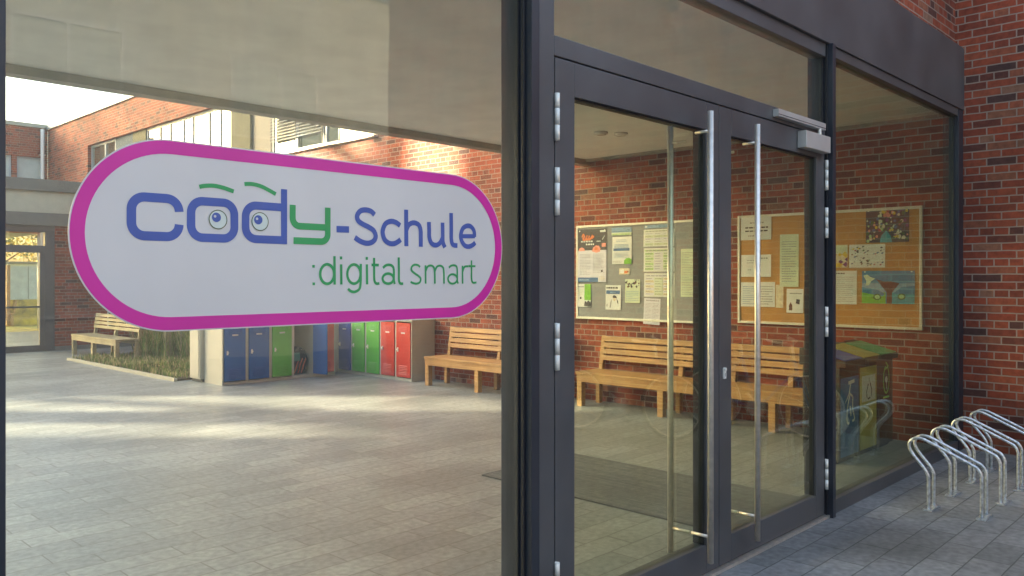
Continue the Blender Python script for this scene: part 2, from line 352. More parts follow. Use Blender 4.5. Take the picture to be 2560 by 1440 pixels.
wwindow(14.7, 19.4, (15.35, 15.9, 16.75, 17.25, 18.0, 18.6))
wwindow(11.1, 13.05, (12.1,), 'glass_far', True)
wwindow(10.58, 11.1, ())
p = MB(); p.box(XW+0.09, XW+0.2, 20.26, 21.5, Z0-0.04, Z1, 'bluegrey'); p.box(XW+0.07, XW+0.2, 19.4, 20.26, Z0-0.04, Z1, 'olive')
p.build('infill_panel', wing, wing.location)
p = MB(); p.box(XW+0.03, XW+0.2, 13.85, 14.7, Z0-0.04, Z1, 'olive'); p.box(XW+0.09, XW+0.2, 13.05, 13.85, Z0-0.04, Z1, 'dark_band'); p.build('infill_panel', wing, wing.location)
p = MB(); p.box(XW+0.06, XW+0.2, 9.3, 10.54, Z0+0.02, Z1, 'cream'); p.box(XW+0.05, XW+0.2, 10.54, 10.58, Z0+0.02, Z1, 'dark_band'); p.build('infill_panel', wing, wing.location)

# ------------------------------------------------------------------ cross wing closing the courtyard at the far end
back = thing('cross_wing', (7.0, 27.0, 0), 'red brick upper storey on columns closing the far end of the courtyard', 'building')
w = MB(); w.box(5.6, XW-0.002, 27.0, 27.35, 5.55, 6.50, 'brick_x'); w.box(5.6, XW-0.002, 27.0, 27.35, 3.1, 4.25, 'brick_x')
for a, b in ((5.6, 5.8), (7.72, 7.86), (8.62, XW-0.002)): w.box(a, b, 27.0, 27.35, 4.25, 5.55, 'brick_x')
w.build('wall', back, back.location)
w = MB(); w.box(5.5, XW+0.4, 26.94, 27.5, 6.50, 6.62, 'trim'); w.build('roof_edge', back, back.location)
w = MB(); w.box(5.6, XW-0.002, 27.35, 33, 3.1, 3.4, 'dark_band'); w.build('floor_slab', back, back.location)
for a, b in ((5.8, 7.72), (7.86, 8.62)):
    f = MB(); f.box(a, b, 27.1, 27.16, 4.25, 4.32, 'winframe'); f.box(a, b, 27.1, 27.16, 5.48, 5.55, 'winframe'); f.box(a, a+0.06, 27.1, 27.16, 4.32, 5.48, 'winframe'); f.box(b-0.06, b, 27.1, 27.16, 4.32, 5.48, 'winframe')
    fo = f.build('window', back, back.location)
    p = MB(); p.box(a+0.06, b-0.06, 27.12, 27.14, 4.32, 5.48, 'shed'); p.build('pane', fo, back.location)
for x in (5.75, 8.6):
    q = MB(); q.tube([(x, 27.2, -0.01), (x, 27.2, 3.1)], 0.10, 'white', 14); q.build('column', back, back.location)
dp = thing('downpipe', (8.55, 26.85, 0), 'white downpipe in the corner where the two brick wings meet', 'downpipe')
q = MB(); q.tube([(8.55, 26.85, 0), (8.55, 26.85, 6.45)], 0.06, 'white', 12); q.build('pipe', dp, dp.location)
for z in (4.0, 5.6):
    q = MB(); q.box(8.47, 8.63, 26.84, 27.0, z, z+0.04, 'steel'); q.build('bracket', dp, dp.location)

# ------------------------------------------------------------------ single-storey link with the glass garden door (Y = 18)
YL = 18.0
link = thing('link_corridor', (7, YL, 0), 'low brick link with a pale fascia and glass garden door beyond the far bench', 'building')
w = MB(); w.box(6.22, XW-0.002, YL, YL+0.3, 0.10, 2.83, 'brick_x'); w.build('wall', link, link.location)
w = MB(); w.box(6.22, XW-0.002, YL-0.02, YL+0.28, -0.01, 0.10, 'dark_band'); w.build('plinth', link, link.location)
w = MB(); w.box(3.0, XW-0.002, YL-0.12, YL+1.6, 2.83, 3.11, 'dark_band'); w.box(3.0, XW-0.002, YL-0.06, YL+1.6, 3.11, 3.60, 'pale_band'); w.box(3.0, XW-0.002, YL-0.14, YL+1.6, 3.60, 3.86, 'dark_band')
w.build('fascia', link, link.location)
f = MB()
for a, b in ((4.2, 4.32), (6.02, 6.22)): f.box(a, b, YL+0.02, YL+0.14, 0.0, 2.83, 'frame')
f.box(4.32, 6.02, YL+0.02, YL+0.14, 2.68, 2.83, 'frame'); f.box(4.32, 6.02, YL+0.02, YL+0.14, 2.22, 2.38, 'frame'); f.box(4.32, 6.02, YL+0.02, YL+0.14, 0.0, 0.14, 'frame')
dr = f.build('door_frame', link, link.location)
q = MB(); q.box(5.92, 6.02, YL+0.04, YL+0.1, 0.14, 2.22, 'frame'); q.box(4.32, 4.42, YL+0.04, YL+0.1, 0.14, 2.22, 'frame'); q.box(4.42, 5.92, YL+0.05, YL+0.09, 0.98, 1.02, 'frame')
dl = q.build('door', link, link.location)
q = MB(); q.box(4.42, 5.92, YL+0.06, YL+0.075, 0.14, 2.22, 'glass'); q.box(4.32, 6.02, YL+0.06, YL+0.075, 2.38, 2.68, 'glass'); q.build('pane', dl, link.location)
wd = MB(); wd.box(0, 0.02, 0, 0.06, 0, 1.9, 'winframe'); wd.box(0.02, 0.42, 0.02, 0.03, 0, 1.9, 'room'); wd.box(0.42, 0.44, 0, 0.06, 0, 1.9, 'winframe')
for v in range(len(wd.v)): wd.v[v] = (wd.v[v][0]+7.35, wd.v[v][1]+YL-0.06, wd.v[v][2]+0.5)
wd.build('window', link, link.location)

# ------------------------------------------------------------------ unseen slotted screen added far on the left to shape low sun into streaks
XO = -20.0
lw = thing('sun_screen', (XO, 30, 0), 'unseen pale screen wall with slots, added far left to shape the sunlight', 'building')
w = MB()
def Yof(q): return (q-0.7207*XO)/0.6932-D
TOP = 15.5
gates = [(Yof(8.5), Yof(9.45), 5.4, 7.7), (Yof(10.15), Yof(11.6), 5.4, 8.62), (Yof(12.95), Yof(13.95), 11.8, 14.6), (Yof(14.6), Yof(16.6), 12.0, 14.2)]
yy = -14.0
for a, b, z0, z1 in gates:
    w.box(XO-0.25, XO, yy, a, -0.02, 20.0 if yy < 0 else TOP, 'render'); w.box(XO-0.25, XO, a, b, -0.02, z0, 'render'); w.box(XO-0.25, XO, a, b, z1, TOP, 'render'); yy = b
w.box(XO-0.25, XO, yy, 60, -0.02, TOP, 'render'); w.build('wall', lw, lw.location)
def streak_slab(y0, z0, y1, z1, t):       # sloping slabs added across the slots to break up the sun streaks
    b = MB(); b.prism([(y0, z0), (y1, z1), (y1, z1+t), (y0, z0+t)], XO-0.24, XO-0.01, 0, 'render'); b.build('streak_breaker', lw, lw.location)
(a0, a1, *_), (b0, b1, *_) = gates[1], gates[0]
streak_slab(a1, 7.0, a0, 7.75, 0.24); streak_slab(a0, 8.2, a1, 8.5, 0.10); streak_slab(b0, 6.95, b1, 7.45, 0.11)
c0, c1 = gates[3][:2]; streak_slab(c0, 12.1, c1, 13.6, 0.5)

# ------------------------------------------------------------------ unseen building added to dim outside light and reflections in the panes
ob_ = thing('added_opposite_block', (0, -13, 0), 'pale building added behind the viewer to dim light and reflections on the glass', 'building')
w = MB(); w.box(-22, 16, -14, -13, -0.03, 8.0, 'pale_wall'); w.build('wall', ob_, ob_.location)
w = MB(); w.box(-22.1, 16.1, -14.1, -12.9, 8.0, 8.15, 'coping'); w.build('roof_edge', ob_, ob_.location)
for x in range(-20, 14, 4):
    for z in (0.9, 4.6):
        f = MB(); f.box(x, x+1.8, -13, -12.95, z, z+0.06, 'white'); f.box(x, x+1.8, -13, -12.95, z+1.5, z+1.56, 'white'); f.box(x, x+0.06, -13, -12.95, z+0.06, z+1.5, 'white'); f.box(x+1.74, x+1.8, -13, -12.95, z+0.06, z+1.5, 'white'); f.box(x+0.87, x+0.93, -13, -12.95, z+0.06, z+1.5, 'white')
        fo = f.build('window', ob_, ob_.location); p = MB(); p.box(x+0.06, x+1.74, -13, -12.98, z+0.06, z+1.5, 'render'); p.build('pane', fo, ob_.location)

# ------------------------------------------------------------------ entrance hall: ceiling slab, storey above
YC = 4.64; ZC = 3.25
c = MB(); c.box(-12.0, XW-0.004, 0.10, YC-0.10, ZC, ZC+0.4, 'ceil'); c.box(-12.0, XW-0.004, YC-0.10, YC+0.04, ZC-0.07, ZC+0.4, 'trim'); c.box(XW-0.10, XW-0.004, 0.10, YC-0.10, ZC-0.03, ZC, 'trim')
struct(c.build('ceiling'))
eb = thing('entrance_building', (2, 0, ZC), 'brick storey above the glass entrance with a grey metal fascia', 'building')
w = MB(); w.box(-12, XW-0.004, 0.02, YC, ZC+0.41, 6.5, 'brick_x'); w.build('wall', eb, eb.location)
w = MB(); w.box(-12, XW-0.004, -0.06, 0.019, ZC+0.02, ZC+0.62, 'frame'); w.build('fascia', eb, eb.location, 0.004)
for i, (x, y) in enumerate(((7.15, 3.12), (7.35, 3.0))):
    t = thing('ceiling_light', (x, y, ZC), 'small round recessed ceiling spot, the %s one of the pair above the grey board' % ('left', 'right')[i], 'ceiling light', 'recessed ceiling spots')
    a = MB(); a.tube([(0, 0, -0.025), (0, 0, 0.01)], 0.075, 'closer', 20); a.build('rim', t)
    a = MB(); a.tube([(0, 0, -0.034), (0, 0, -0.0255)], 0.05, 'lamp_glass', 18); a.build('lens', t)

# ------------------------------------------------------------------ glass entrance
ge = thing('glass_entrance', (4.0, 0, 0), 'dark grey framed glass entrance with double doors and side panes', 'entrance')
GO = ge.location
def part(mb, name, parent=ge, bevel=0.0, label=None):
    o = mb.build(name, parent, GO, bevel)
    if label: o['label'] = label
    return o
TOPG = ZC+0.02
def post(x0, x1, y0=-0.082, y1=0.10):
    a = MB(); a.box(x0, x1, y0, y1, -0.01, TOPG, 'frame_dark')
    a.box(x0-0.012, x0, y0+0.035, y0+0.05, 0, TOPG, 'gasket'); a.box(x0-0.008, x0, -0.012, 0.012, 0.0, TOPG, 'gasket'); a.box(x1, x1+0.008, -0.012, 0.012, 0.0, TOPG, 'gasket')
    return part(a, 'post', bevel=0.003)
for x0, x1 in ((-3.0, -2.9), (0.546, 0.596), (2.53, 2.58), (5.60, 5.65)): post(x0, x1)
post(8.60, XW-0.003, -0.05, 0.09)
def pane(x0, x1, z0, z1, name='glass_pane', parent=ge, mat='glass', y=0.0):
    a = MB(); a.box(x0, x1, y-0.006, y+0.006, z0, z1, mat); return part(a, name, parent)
pane(-2.89, 0.536, 0.09, TOPG-0.07); pane(0.606, 2.52, 0.09, TOPG-0.07); pane(5.66, 8.59, 0.09, TOPG-0.07, mat='glass_side')
for x0, x1 in ((-2.9, 0.546), (0.596, 2.53), (5.65, 8.60)):
    for za, zb in ((-0.01, 0.09), (TOPG-0.07, TOPG)):
        a = MB(); a.box(x0+0.0005, x1-0.0005, -0.045, 0.06, za, zb, 'frame'); part(a, 'rail', bevel=0.003)
# door surround
a = MB(); ZH0, ZH1 = 2.625, 2.72
a.box(2.5805, 2.60, -0.01, 0.06, 0, TOPG, 'gasket'); a.box(2.60, 2.728, -0.035, 0.07, 0, TOPG, 'frame')
a.box(2.728, 5.58, -0.035, 0.07, ZH0+0.006, ZH1, 'frame'); a.box(2.728, 5.5995, -0.035, 0.07, TOPG-0.09, TOPG, 'frame'); a.box(5.582, 5.5995, -0.02, 0.07, 0, TOPG-0.09, 'gasket')
part(a, 'door_frame', bevel=0.003)
pane(2.728, 5.58, ZH1, TOPG-0.09, 'transom_pane')
a = MB(); a.box(2.60, 5.60, -0.06, 0.06, -0.012, 0.012, 'steel'); part(a, 'threshold')
def leaf(x0, x1, label, hinge_left):
    st, zt, zb = 0.135, 0.155, 0.17
    a = MB()
    a.box(x0, x0+st, -0.032, 0.045, 0.016, ZH0, 'frame'); a.box(x1-st, x1, -0.032, 0.045, 0.016, ZH0, 'frame')
    a.box(x0+st, x1-st, -0.0318, 0.0448, ZH0-zt, ZH0, 'frame'); a.box(x0+st, x1-st, -0.0318, 0.0448, 0.016, zb, 'frame')
    t = 0.008
    for (p0, p1) in ((x0+st, x0+st+t), (x1-st-t, x1-st)):
        a.box(p0, p1, -0.02, 0.05, zb, ZH0-zt, 'gasket')
    a.box(x0+st, x1-st, -0.02, 0.03, ZH0-zt-t, ZH0-zt, 'gasket')
    o = part(a, 'door', ge, 0.003, label)
    pane(x0+st+t, x1-st-t, zb, ZH0-zt-t, 'pane', o, 'glass_door')
    hx = x0-0.002 if hinge_left else x1+0.004
    for z0, z1 in ((2.255, 2.465), (1.925, 2.137), (1.243, 1.452), (0.19, 0.40)):
        b = MB(); r = 0.0115; zz = [z0, z0+(z1-z0)*0.33, z0+(z1-z0)*0.68, z1]
        for k in range(3): b.tube([(hx, -0.045, zz[k]+0.0015), (hx, -0.045, zz[k+1]-0.0015)], r, 'hinge', 14)
        b.box(hx-0.004, hx+0.004, -0.044, -0.034, z0, z1, 'hinge')
        part(b, 'hinge', o)
    return o
XM = 4.152
L1 = leaf(2.737, XM-0.003, 'left door leaf hinged at the sign side', True)
L2 = leaf(XM+0.003, 5.578, 'right door leaf with lock and closer', False)
def bar(x, o, y=-0.122):
    for yb, nm in ((y, 'pull_handle'), (0.13, 'inner_handle')):
        b = MB(); b.tube([(x, yb, 0.12), (x, yb, 2.545)], 0.0165, 'steel', 20)
        for z in (0.26, 2.44 if yb < 0 else 2.40):
            ys = -0.006 if z < 2 and z > 0.2 else -0.03
            if yb > 0: ys = -ys
            b.tube([(x, yb, z), (x, ys, z)], 0.009, 'steel', 10)
        part(b, nm, o)
bar(3.905, L1); bar(4.432, L2)
b = MB(); kx, kz = fac(1797, 930); b.tube([(kx, -0.046, kz+0.018), (kx, -0.031, kz+0.018)], 0.011, 'hinge', 16); b.box(kx-0.011, kx+0.011, -0.042, -0.031, kz-0.035, kz+0.02, 'hinge'); b.box(kx-0.002, kx+0.002, -0.0425, -0.0419, kz-0.022, kz-0.002, 'gasket')
part(b, 'lock', L2, 0.002)
b = MB(); x0, _ = fac(1962, 340); 
b.box(4.80, 5.50, -0.075, -0.036, 2.655, 2.70, 'closer')
b.box(4.80, 5.50, -0.0755, -0.075, 2.664, 2.669, 'gasket')
part(b, 'closer_rail', L2, 0.003)
b = MB(); b.box(5.15, 5.53, -0.095, -0.033, 2.50, 2.61, 'closer'); b.tube([(5.42, -0.065, 2.60), (5.42, -0.065, 2.66)], 0.012, 'hinge', 10)
part(b, 'door_closer', L2, 0.003)

# ------------------------------------------------------------------ the sign on the left pane
sign = thing('school_sign', (1.594, -0.0075, 1.774), 'white pill-shaped sign with magenta border stuck on the left pane', 'sign')
SO = sign.location
def spart(mb, name, label=None):
    o = mb.build(name, sign, SO)
    if label: o['label'] = label
    return o
XL, XR, ZB, ZT = 0.765, 2.424, 1.4965, 2.0525
RC = (ZT-ZB)/2; ZM = (ZT+ZB)/2
def capsule(inset, n=40):
    r = RC-inset; pts = arc2(XL+RC, ZM, r, 90, 270, n)+arc2(XR-RC, ZM, r, -90, 90, n)
    return pts
a = MB(); a.prism(list(reversed([(x, z) for x, z in capsule(-0.004)])), -0.0080, -0.0062, 1, 'white'); spart(a, 'backing')
a = MB(); o_, i_ = capsule(0.0), capsule(0.0385)
for k in range(len(o_)):
    j = (k+1) % len(o_); a.face([(o_[k][0], -0.0088, o_[k][1]), (o_[j][0], -0.0088, o_[j][1]), (i_[j][0], -0.0088, i_[j][1]), (i_[k][0], -0.0088, i_[k][1])], 'magenta')
spart(a, 'border')
YS = -0.0090
def rrect(x0, x1, z0, z1, r):
    return arc2(x1-r, z1-r, r, 0, 90)+arc2(x0+r, z1-r, r, 90, 180)+arc2(x0+r, z0+r, r, 180, 270)+arc2(x1-r, z0+r, r, 270, 360)
a = MB(); w_ = 0.0265; h_ = w_/2
# c
x0, x1, z0, z1 = 0.914+h_, 1.078-h_, 1.758+h_, 1.896-h_; r = 0.037
ribbon(a, arc2(x1-r, z1-r, r, 0, 90)+arc2(x0+r, z1-r, r, 90, 180)+arc2(x0+r, z0+r, r, 180, 270)+arc2(x1-r, z0+r, r, 270, 360), w_, YS, 'blue_ink')
# o
w_ = 0.0258; h_ = w_/2
ribbon(a, rrect(1.088+h_, 1.252-h_, 1.759+h_, 1.895-h_, 0.036), w_, YS, 'blue_ink', True)
# d
x0, x1, z0, z1 = 1.264+h_, 1.423-h_, 1.7605+h_, 1.893-h_; r = 0.036
ribbon(a, [(x1, z1)]+arc2(x0+r, z1-r, r, 90, 180)+arc2(x0+r, z0+r, r, 180, 270)+[(x1, z0)], w_, YS, 'blue_ink')
ribbon(a, [(1.412, 1.7605), (1.412, 1.940)], 0.0225, YS-0.0003, 'blue_ink')
spart(a, 'lettering', 'rounded blue letters c, o and d')
a = MB(); w_ = 0.0222; h_ = w_/2; r = 0.026
ribbon(a, [(1.444, 1.891)]+arc2(1.444+r, 1.822+r, r, 180, 270)+[(1.579, 1.822)], w_, YS, 'green_ink')
ribbon(a, [(1.579, 1.890)]+arc2(1.579-r, 1.7735+r, r, 360, 270)+[(1.447, 1.7735)], w_, YS-0.0003, 'green_ink')
def z1p(x, y): return fac(290+x*0.21875, 430+y*0.21875)
def z2p(x, y): return fac(740+x*0.203125, 480+y*0.203125)
for pts in ([(937, 172), (1010, 160), (1110, 160), (1220, 185), (1330, 225)], [(1452, 140), (1540, 140), (1640, 165), (1740, 215), (1810, 255)]):
    e_ = MB(); ribbon(e_, smooth([z1p(*p) for p in pts]), 0.0128, YS, 'green_ink'); spart(e_, 'eyebrow')
spart(a, 'lettering', 'green letter y')
for (cx, cy), (px, py) in (((1150, 545), (1130, 520)), ((1630, 568), (1608, 548))):
    a = MB(); c_ = z1p(cx, cy); p_ = z1p(px, py)
    disc(a, c_[0], c_[1], 0.0285, YS-0.0004, 'eye_white'); ribbon(a, arc2(c_[0], c_[1], 0.0285, 0, 360, 40)[:-1], 0.0026, YS-0.0008, 'olive_ink', True)
    disc(a, p_[0], p_[1], 0.0146, YS-0.0012, 'blue_ink'); disc(a, p_[0]-0.0045, p_[1]+0.003, 0.0042, YS-0.0016, 'white')
    spart(a, 'eye')
def strokes(name, label, mat, items):
    a = MB(); k = 0
    for wd_, pts, sm in items:
        P = [z2p(*p) for p in pts]
        if sm: P = smooth(P)
        ribbon(a, P, wd_, YS-0.0002*(k % 3), mat); k += 1
    return spart(a, name, label)
W1 = 0.0188
strokes('lettering', 'blue word Schule after a hyphen', 'blue_ink', [
    (0.0225, [(480, 458), (635, 463)], 0),
    (W1, [(948, 282), (905, 240), (840, 222), (775, 235), (735, 290), (745, 350), (800, 395), (870, 430), (935, 475), (962, 540), (945, 595), (900, 625), (840, 630), (770, 605), (705, 560)], 1),
    (W1, [(1262, 415), (1215, 378), (1150, 362), (1085, 390), (1052, 460), (1050, 520), (1075, 590), (1130, 632), (1190, 635), (1240, 610), (1268, 585)], 1),
    (W1, [(1337, 220), (1340, 668)], 0), (W1, [(1340, 470), (1370, 405), (1430, 380), (1490, 405), (1515, 470), (1518, 560), (1518, 675)], 1),
    (W1, [(1617, 370), (1620, 470), (1622, 560), (1648, 630), (1700, 655), (1750, 630), (1783, 570)], 1), (W1, [(1785, 378), (1787, 520), (1790, 620), (1815, 682)], 1),
    (W1, [(1890, 260), (1892, 450), (1893, 590), (1915, 650), (1968, 660)], 1),
    (0.0165, [(2010, 545), (2182, 545)], 0), (W1, [(2178, 555), (2172, 480), (2135, 428), (2087, 418), (2035, 450), (2010, 530), (2020, 600), (2060, 660), (2110, 672), (2160, 650), (2187, 622)], 1)])
def ell(cx, cy, rx, ry): return [(cx+rx*math.cos(R(i*15)), cy+ry*math.sin(R(i*15))) for i in range(25)]
W2, W3 = 0.0098, 0.0082
strokes('lettering', 'thin green words digital smart after a colon', 'green_ink', [
    (W2, [(198, 898), (198, 932)], 0), (W2, [(200, 1113), (200, 1147)], 0),
    (W2, ell(365, 1010, 86, 120), 0), (W2, [(455, 790), (458, 1140)], 0),
    (W2, [(537, 890), (540, 1138)], 0), (W2, [(535, 793), (535, 830)], 0),
    (W2, ell(695, 1010, 82, 118), 0), (W2, [(779, 885), (778, 1000), (776, 1120), (760, 1195), (705, 1228), (655, 1220), (622, 1190)], 1),
    (W2, [(853, 890), (857, 1137)], 0), (W2, [(853, 800), (853, 835)], 0),
    (W2, [(942, 812), (943, 940), (945, 1070), (957, 1115), (980, 1128), (1008, 1122)], 1), (W2, [(910, 898), (1000, 900)], 0),
    (W2, [(1052, 935), (1085, 905), (1130, 897), (1170, 915), (1186, 965), (1186, 1080), (1197, 1132)], 1), (W2, ell(1115, 1066, 68, 62), 0),
    (W2, [(1245, 805), (1247, 950), (1248, 1080), (1262, 1122), (1300, 1128)], 1),
    (W3, [(1508, 925), (1480, 900), (1435, 898), (1405, 925), (1405, 965), (1440, 1000), (1485, 1030), (1515, 1065), (1505, 1110), (1465, 1128), (1420, 1120), (1392, 1105)], 1),
    (W3, [(1575, 902), (1577, 1128)], 0), (W3, [(1577, 975), (1600, 920), (1640, 905), (1675, 925), (1688, 980), (1690, 1128)], 1), (W3, [(1690, 975), (1715, 922), (1755, 907), (1790, 928), (1801, 980), (1803, 1128)], 1),
    (W3, [(1862, 932), (1890, 908), (1930, 903), (1960, 925), (1966, 1000), (1966, 1090), (1977, 1127)], 1), (W3, ell(1908, 1070, 57, 58), 0),
    (W3, [(2030, 908), (2032, 1128)], 0), (W3, [(2032, 980), (2055, 922), (2103, 915)], 1),
    (W3, [(2140, 842), (2141, 960), (2142, 1070), (2157, 1115), (2202, 1112)], 1), (W3, [(2105, 912), (2190, 914)], 0)])

# ------------------------------------------------------------------ benches
def bench(name, loc, L_, legs, mat, label, group):
    t = thing(name, loc, label, 'bench', group)
    s = MB(); n = 5; dx = 0.46/n
    for k in range(n): s.box(k*dx+0.002, (k+1)*dx-0.003, -L_, 0, 0.41, 0.445, mat)
    s.build('seat', t, None, 0.004)
    s = MB(); s.box(0.012, 0.042, -L_+0.01, -0.01, 0.315, 0.4095, mat); s.box(0.40, 0.43, -L_+0.1, -0.1, 0.33, 0.4095, mat); s.build('apron', t, None, 0.003)
    tilt = Matrix.Translation((0.46, 0, 0.56)) @ Matrix.Rotation(R(9), 4, 'Y')
    b = MB()
    for k in range(4): b.box(-0.014, 0.014, -L_+0.01, -0.05, k*0.083+0.005, k*0.083+0.072, mat, tilt)
    b.build('backrest', t, None, 0.004)
    for y in legs:
        l = MB(); l.box(0.016, 0.096, y-0.04, y+0.04, 0, 0.4095, mat); l.build('leg', t, None, 0.004)
        l = MB(); l.box(0.40, 0.47, y-0.03, y+0.03, 0, 0.41, mat); l.box(0.016, 0.075, y-0.03, y+0.03, -0.13, 0.33, mat, tilt); l.build('back_post', t, None, 0.004)
    return t
GB = 'slatted wooden benches along the brick wing'
bench('bench', (8.13, 7.30, 0), 2.5, (-0.05, -1.15, -2.4), 'wood', 'wooden slatted bench beside the coloured lockers, seen through the left pane', GB)
bench('bench', (8.2, 4.35, 0), 1.86, (-0.05, -1.28), 'wood', 'wooden slatted bench under the grey notice board', GB)
bench('bench', (8.2, 2.46, 0), 1.34, (-0.10, -0.80), 'wood', 'wooden slatted bench under the left half of the cork board', GB)
bench('bench', (6.15, 16.75, 0), 2.5, (-0.05, -1.2, -2.42), 'wood_grey', 'weathered greyish bench standing on the grass before the garden door', GB)

# ------------------------------------------------------------------ lockers
def door_mesh(wd, z0, z1, mat):
    d = MB(); d.box(0, wd, -0.018, 0, z0, z1, mat)
    for zc, k in ((z1-0.10, 4), (z0+0.12, 6)):
        for q in range(k):
            z = zc+(q-k/2)*0.026; d.prism([(-0.018, z), (-0.028, z+0.002), (-0.018, z+0.014)], wd*0.2, wd*0.8, 0, mat)
    return d
def locker_bank(loc, rz, cols, label, group, depth, open_at=None):
    t = thing('locker_cabinet', loc, label, 'lockers', group, rz)
    n = len(cols); wd = 2.03/n; Hh = 0.98; z0, z1 = 0.06, 0.93
    b = MB(); W_ = 2.03
    b.box(0, W_, depth-0.015, depth, 0, Hh, 'beige'); b.box(0, 0.02, 0, depth-0.015, 0, Hh, 'beige'); b.box(W_-0.02, W_, 0, depth-0.015, 0, Hh, 'beige')
    b.box(0.02, W_-0.02, 0, depth-0.015, Hh-0.03, Hh, 'beige'); b.box(0.02, W_-0.02, 0.001, depth-0.015, 0.0, 0.045, 'beige')
    for k in range(1, n): b.box(k*wd-0.022, k*wd+0.022, 0, depth-0.015, 0.045, Hh-0.03, 'beige')
    if open_at is not None: b.box(W_+0.001, W_+0.262, 0.285, 0.298, 0.0, Hh, 'beige')
    b.build('body', t, None, 0.002)
    for k, m in enumerate(cols):
        x0 = k*wd+0.03; dw = wd-0.06
        d = door_mesh(dw, z0, z1, m)
        o = d.build('door', t); o.location = (x0, 0.004, 0)
        h = MB(); h.tube([(0, -0.019, 0), (0, -0.045, 0)], 0.014, 'hinge', 12); h.box(-0.012, 0.012, -0.028, -0.018, -0.035, 0.03, 'hinge')
        ho = h.build('handle', o); ho.location = (0.045, 0, 0.5)
        p = MB(); p.box(dw*0.36, dw*0.64, -0.021, -0.0182, 0.755, 0.785, 'paper'); p.build('name_plate', o)
        if k == open_at:
            o.location = (x0+dw, -0.004, 0); o['label'] = 'blue locker door standing wide open'
            o.scale = (-1, 1, 1); o.rotation_euler = (0, 0, R(97))
    return t
GL = 'low banks of school lockers'
A = locker_bank((5.96, 9.48, 0), 0, ['locker_blue', 'locker_blue', 'locker_green', 'locker_blue', 'locker_red'], 'low locker bank facing the glass, with two blue doors and one standing open', GL, 0.6, 3)
locker_bank((8.26, 9.78, 0), R(-90), ['locker_deep', 'locker_green', 'locker_green', 'locker_red', 'locker_red'], 'low locker bank with one blue, two green and two red doors along the brick wing', GL, 0.48)
t = thing('storage_cabinet', (5.90, 10.1, 0), 'plain beige steel cabinet end standing behind the left locker bank', 'cabinet')
b = MB(); b.box(0, 2.0, 0, 0.36, 0.05, 0.98, 'beige'); b.box(0.03, 1.97, 0.02, 0.34, 0, 0.05, 'dark_band'); b.box(-0.006, 2.006, -0.006, 0.366, 0.98, 1.0, 'beige'); b.build('body', t, None, 0.003)
b = MB(); b.box(-0.012, 0, 0.03, 0.33, 0.08, 0.95, 'beige'); b.build('door', t, None, 0.003)
# rucksack in the open locker
bx = 5.96+3.5*0.406
rs = thing('backpack', (bx, 9.70, 0.05), 'black school backpack with neon stripes inside the open locker', 'backpack')
b = MB(); b.prism([(-0.12, 0), (0.13, 0), (0.15, 0.2), (0.10, 0.40), (0.02, 0.46), (-0.08, 0.40), (-0.14, 0.2)], -0.08, 0.12, 1, 'dark'); b.build('bag', rs, None, 0.03)
b = MB(); b.box(-0.11, 0.0, -0.11, -0.082, 0.22, 0.36, 'teal'); b.build('front_pocket', rs, None, 0.008)
for q in range(3):
    b = MB(); xx = -0.07+q*0.065; b.tube([(xx-0.03, -0.095, 0.02), (xx+0.01, -0.10, 0.15), (xx+0.06, -0.095, 0.26)], 0.009, 'pink', 8); b.build('stripe', rs)
b = MB(); b.tube([(0.0, -0.09, 0.42), (0.07, -0.12, 0.38), (0.13, -0.11, 0.25), (0.12, -0.10, 0.1)], 0.014, 'dark', 8); b.build('strap', rs)

# ------------------------------------------------------------------ notice boards and what is pinned on them
XB = XW-0.028
def board(name, y0, y1, z0, z1, felt, label):
    t = thing(name, (XW, (y0+y1)/2, z0), label, 'notice board')
    a = MB(); a.box(XB, XW-0.003, y0, y1, z0, z1, felt); a.build('panel', t, t.location)
    f = MB(); e = 0.028
    f.box(XB-0.012, XW-0.004, y0-e, y0, z0-e, z1+e, 'alu'); f.box(XB-0.012, XW-0.004, y1, y1+e, z0-e, z1+e, 'alu'); f.box(XB-0.012, XW-0.004, y0, y1, z1, z1+e, 'alu'); f.box(XB-0.012, XW-0.004, y0, y1, z0-e, z0, 'alu')
    f.build('frame', t, t.location, 0.003); return t
board('notice_board', 2.66, 4.73, 1.125, 2.335, 'felt', 'grey felt notice board above the middle bench')
board('notice_board', 0.34, 2.30, 1.155, 2.345, 'cork', 'brown cork notice board above the bins and the right bench')
npaper = [0]
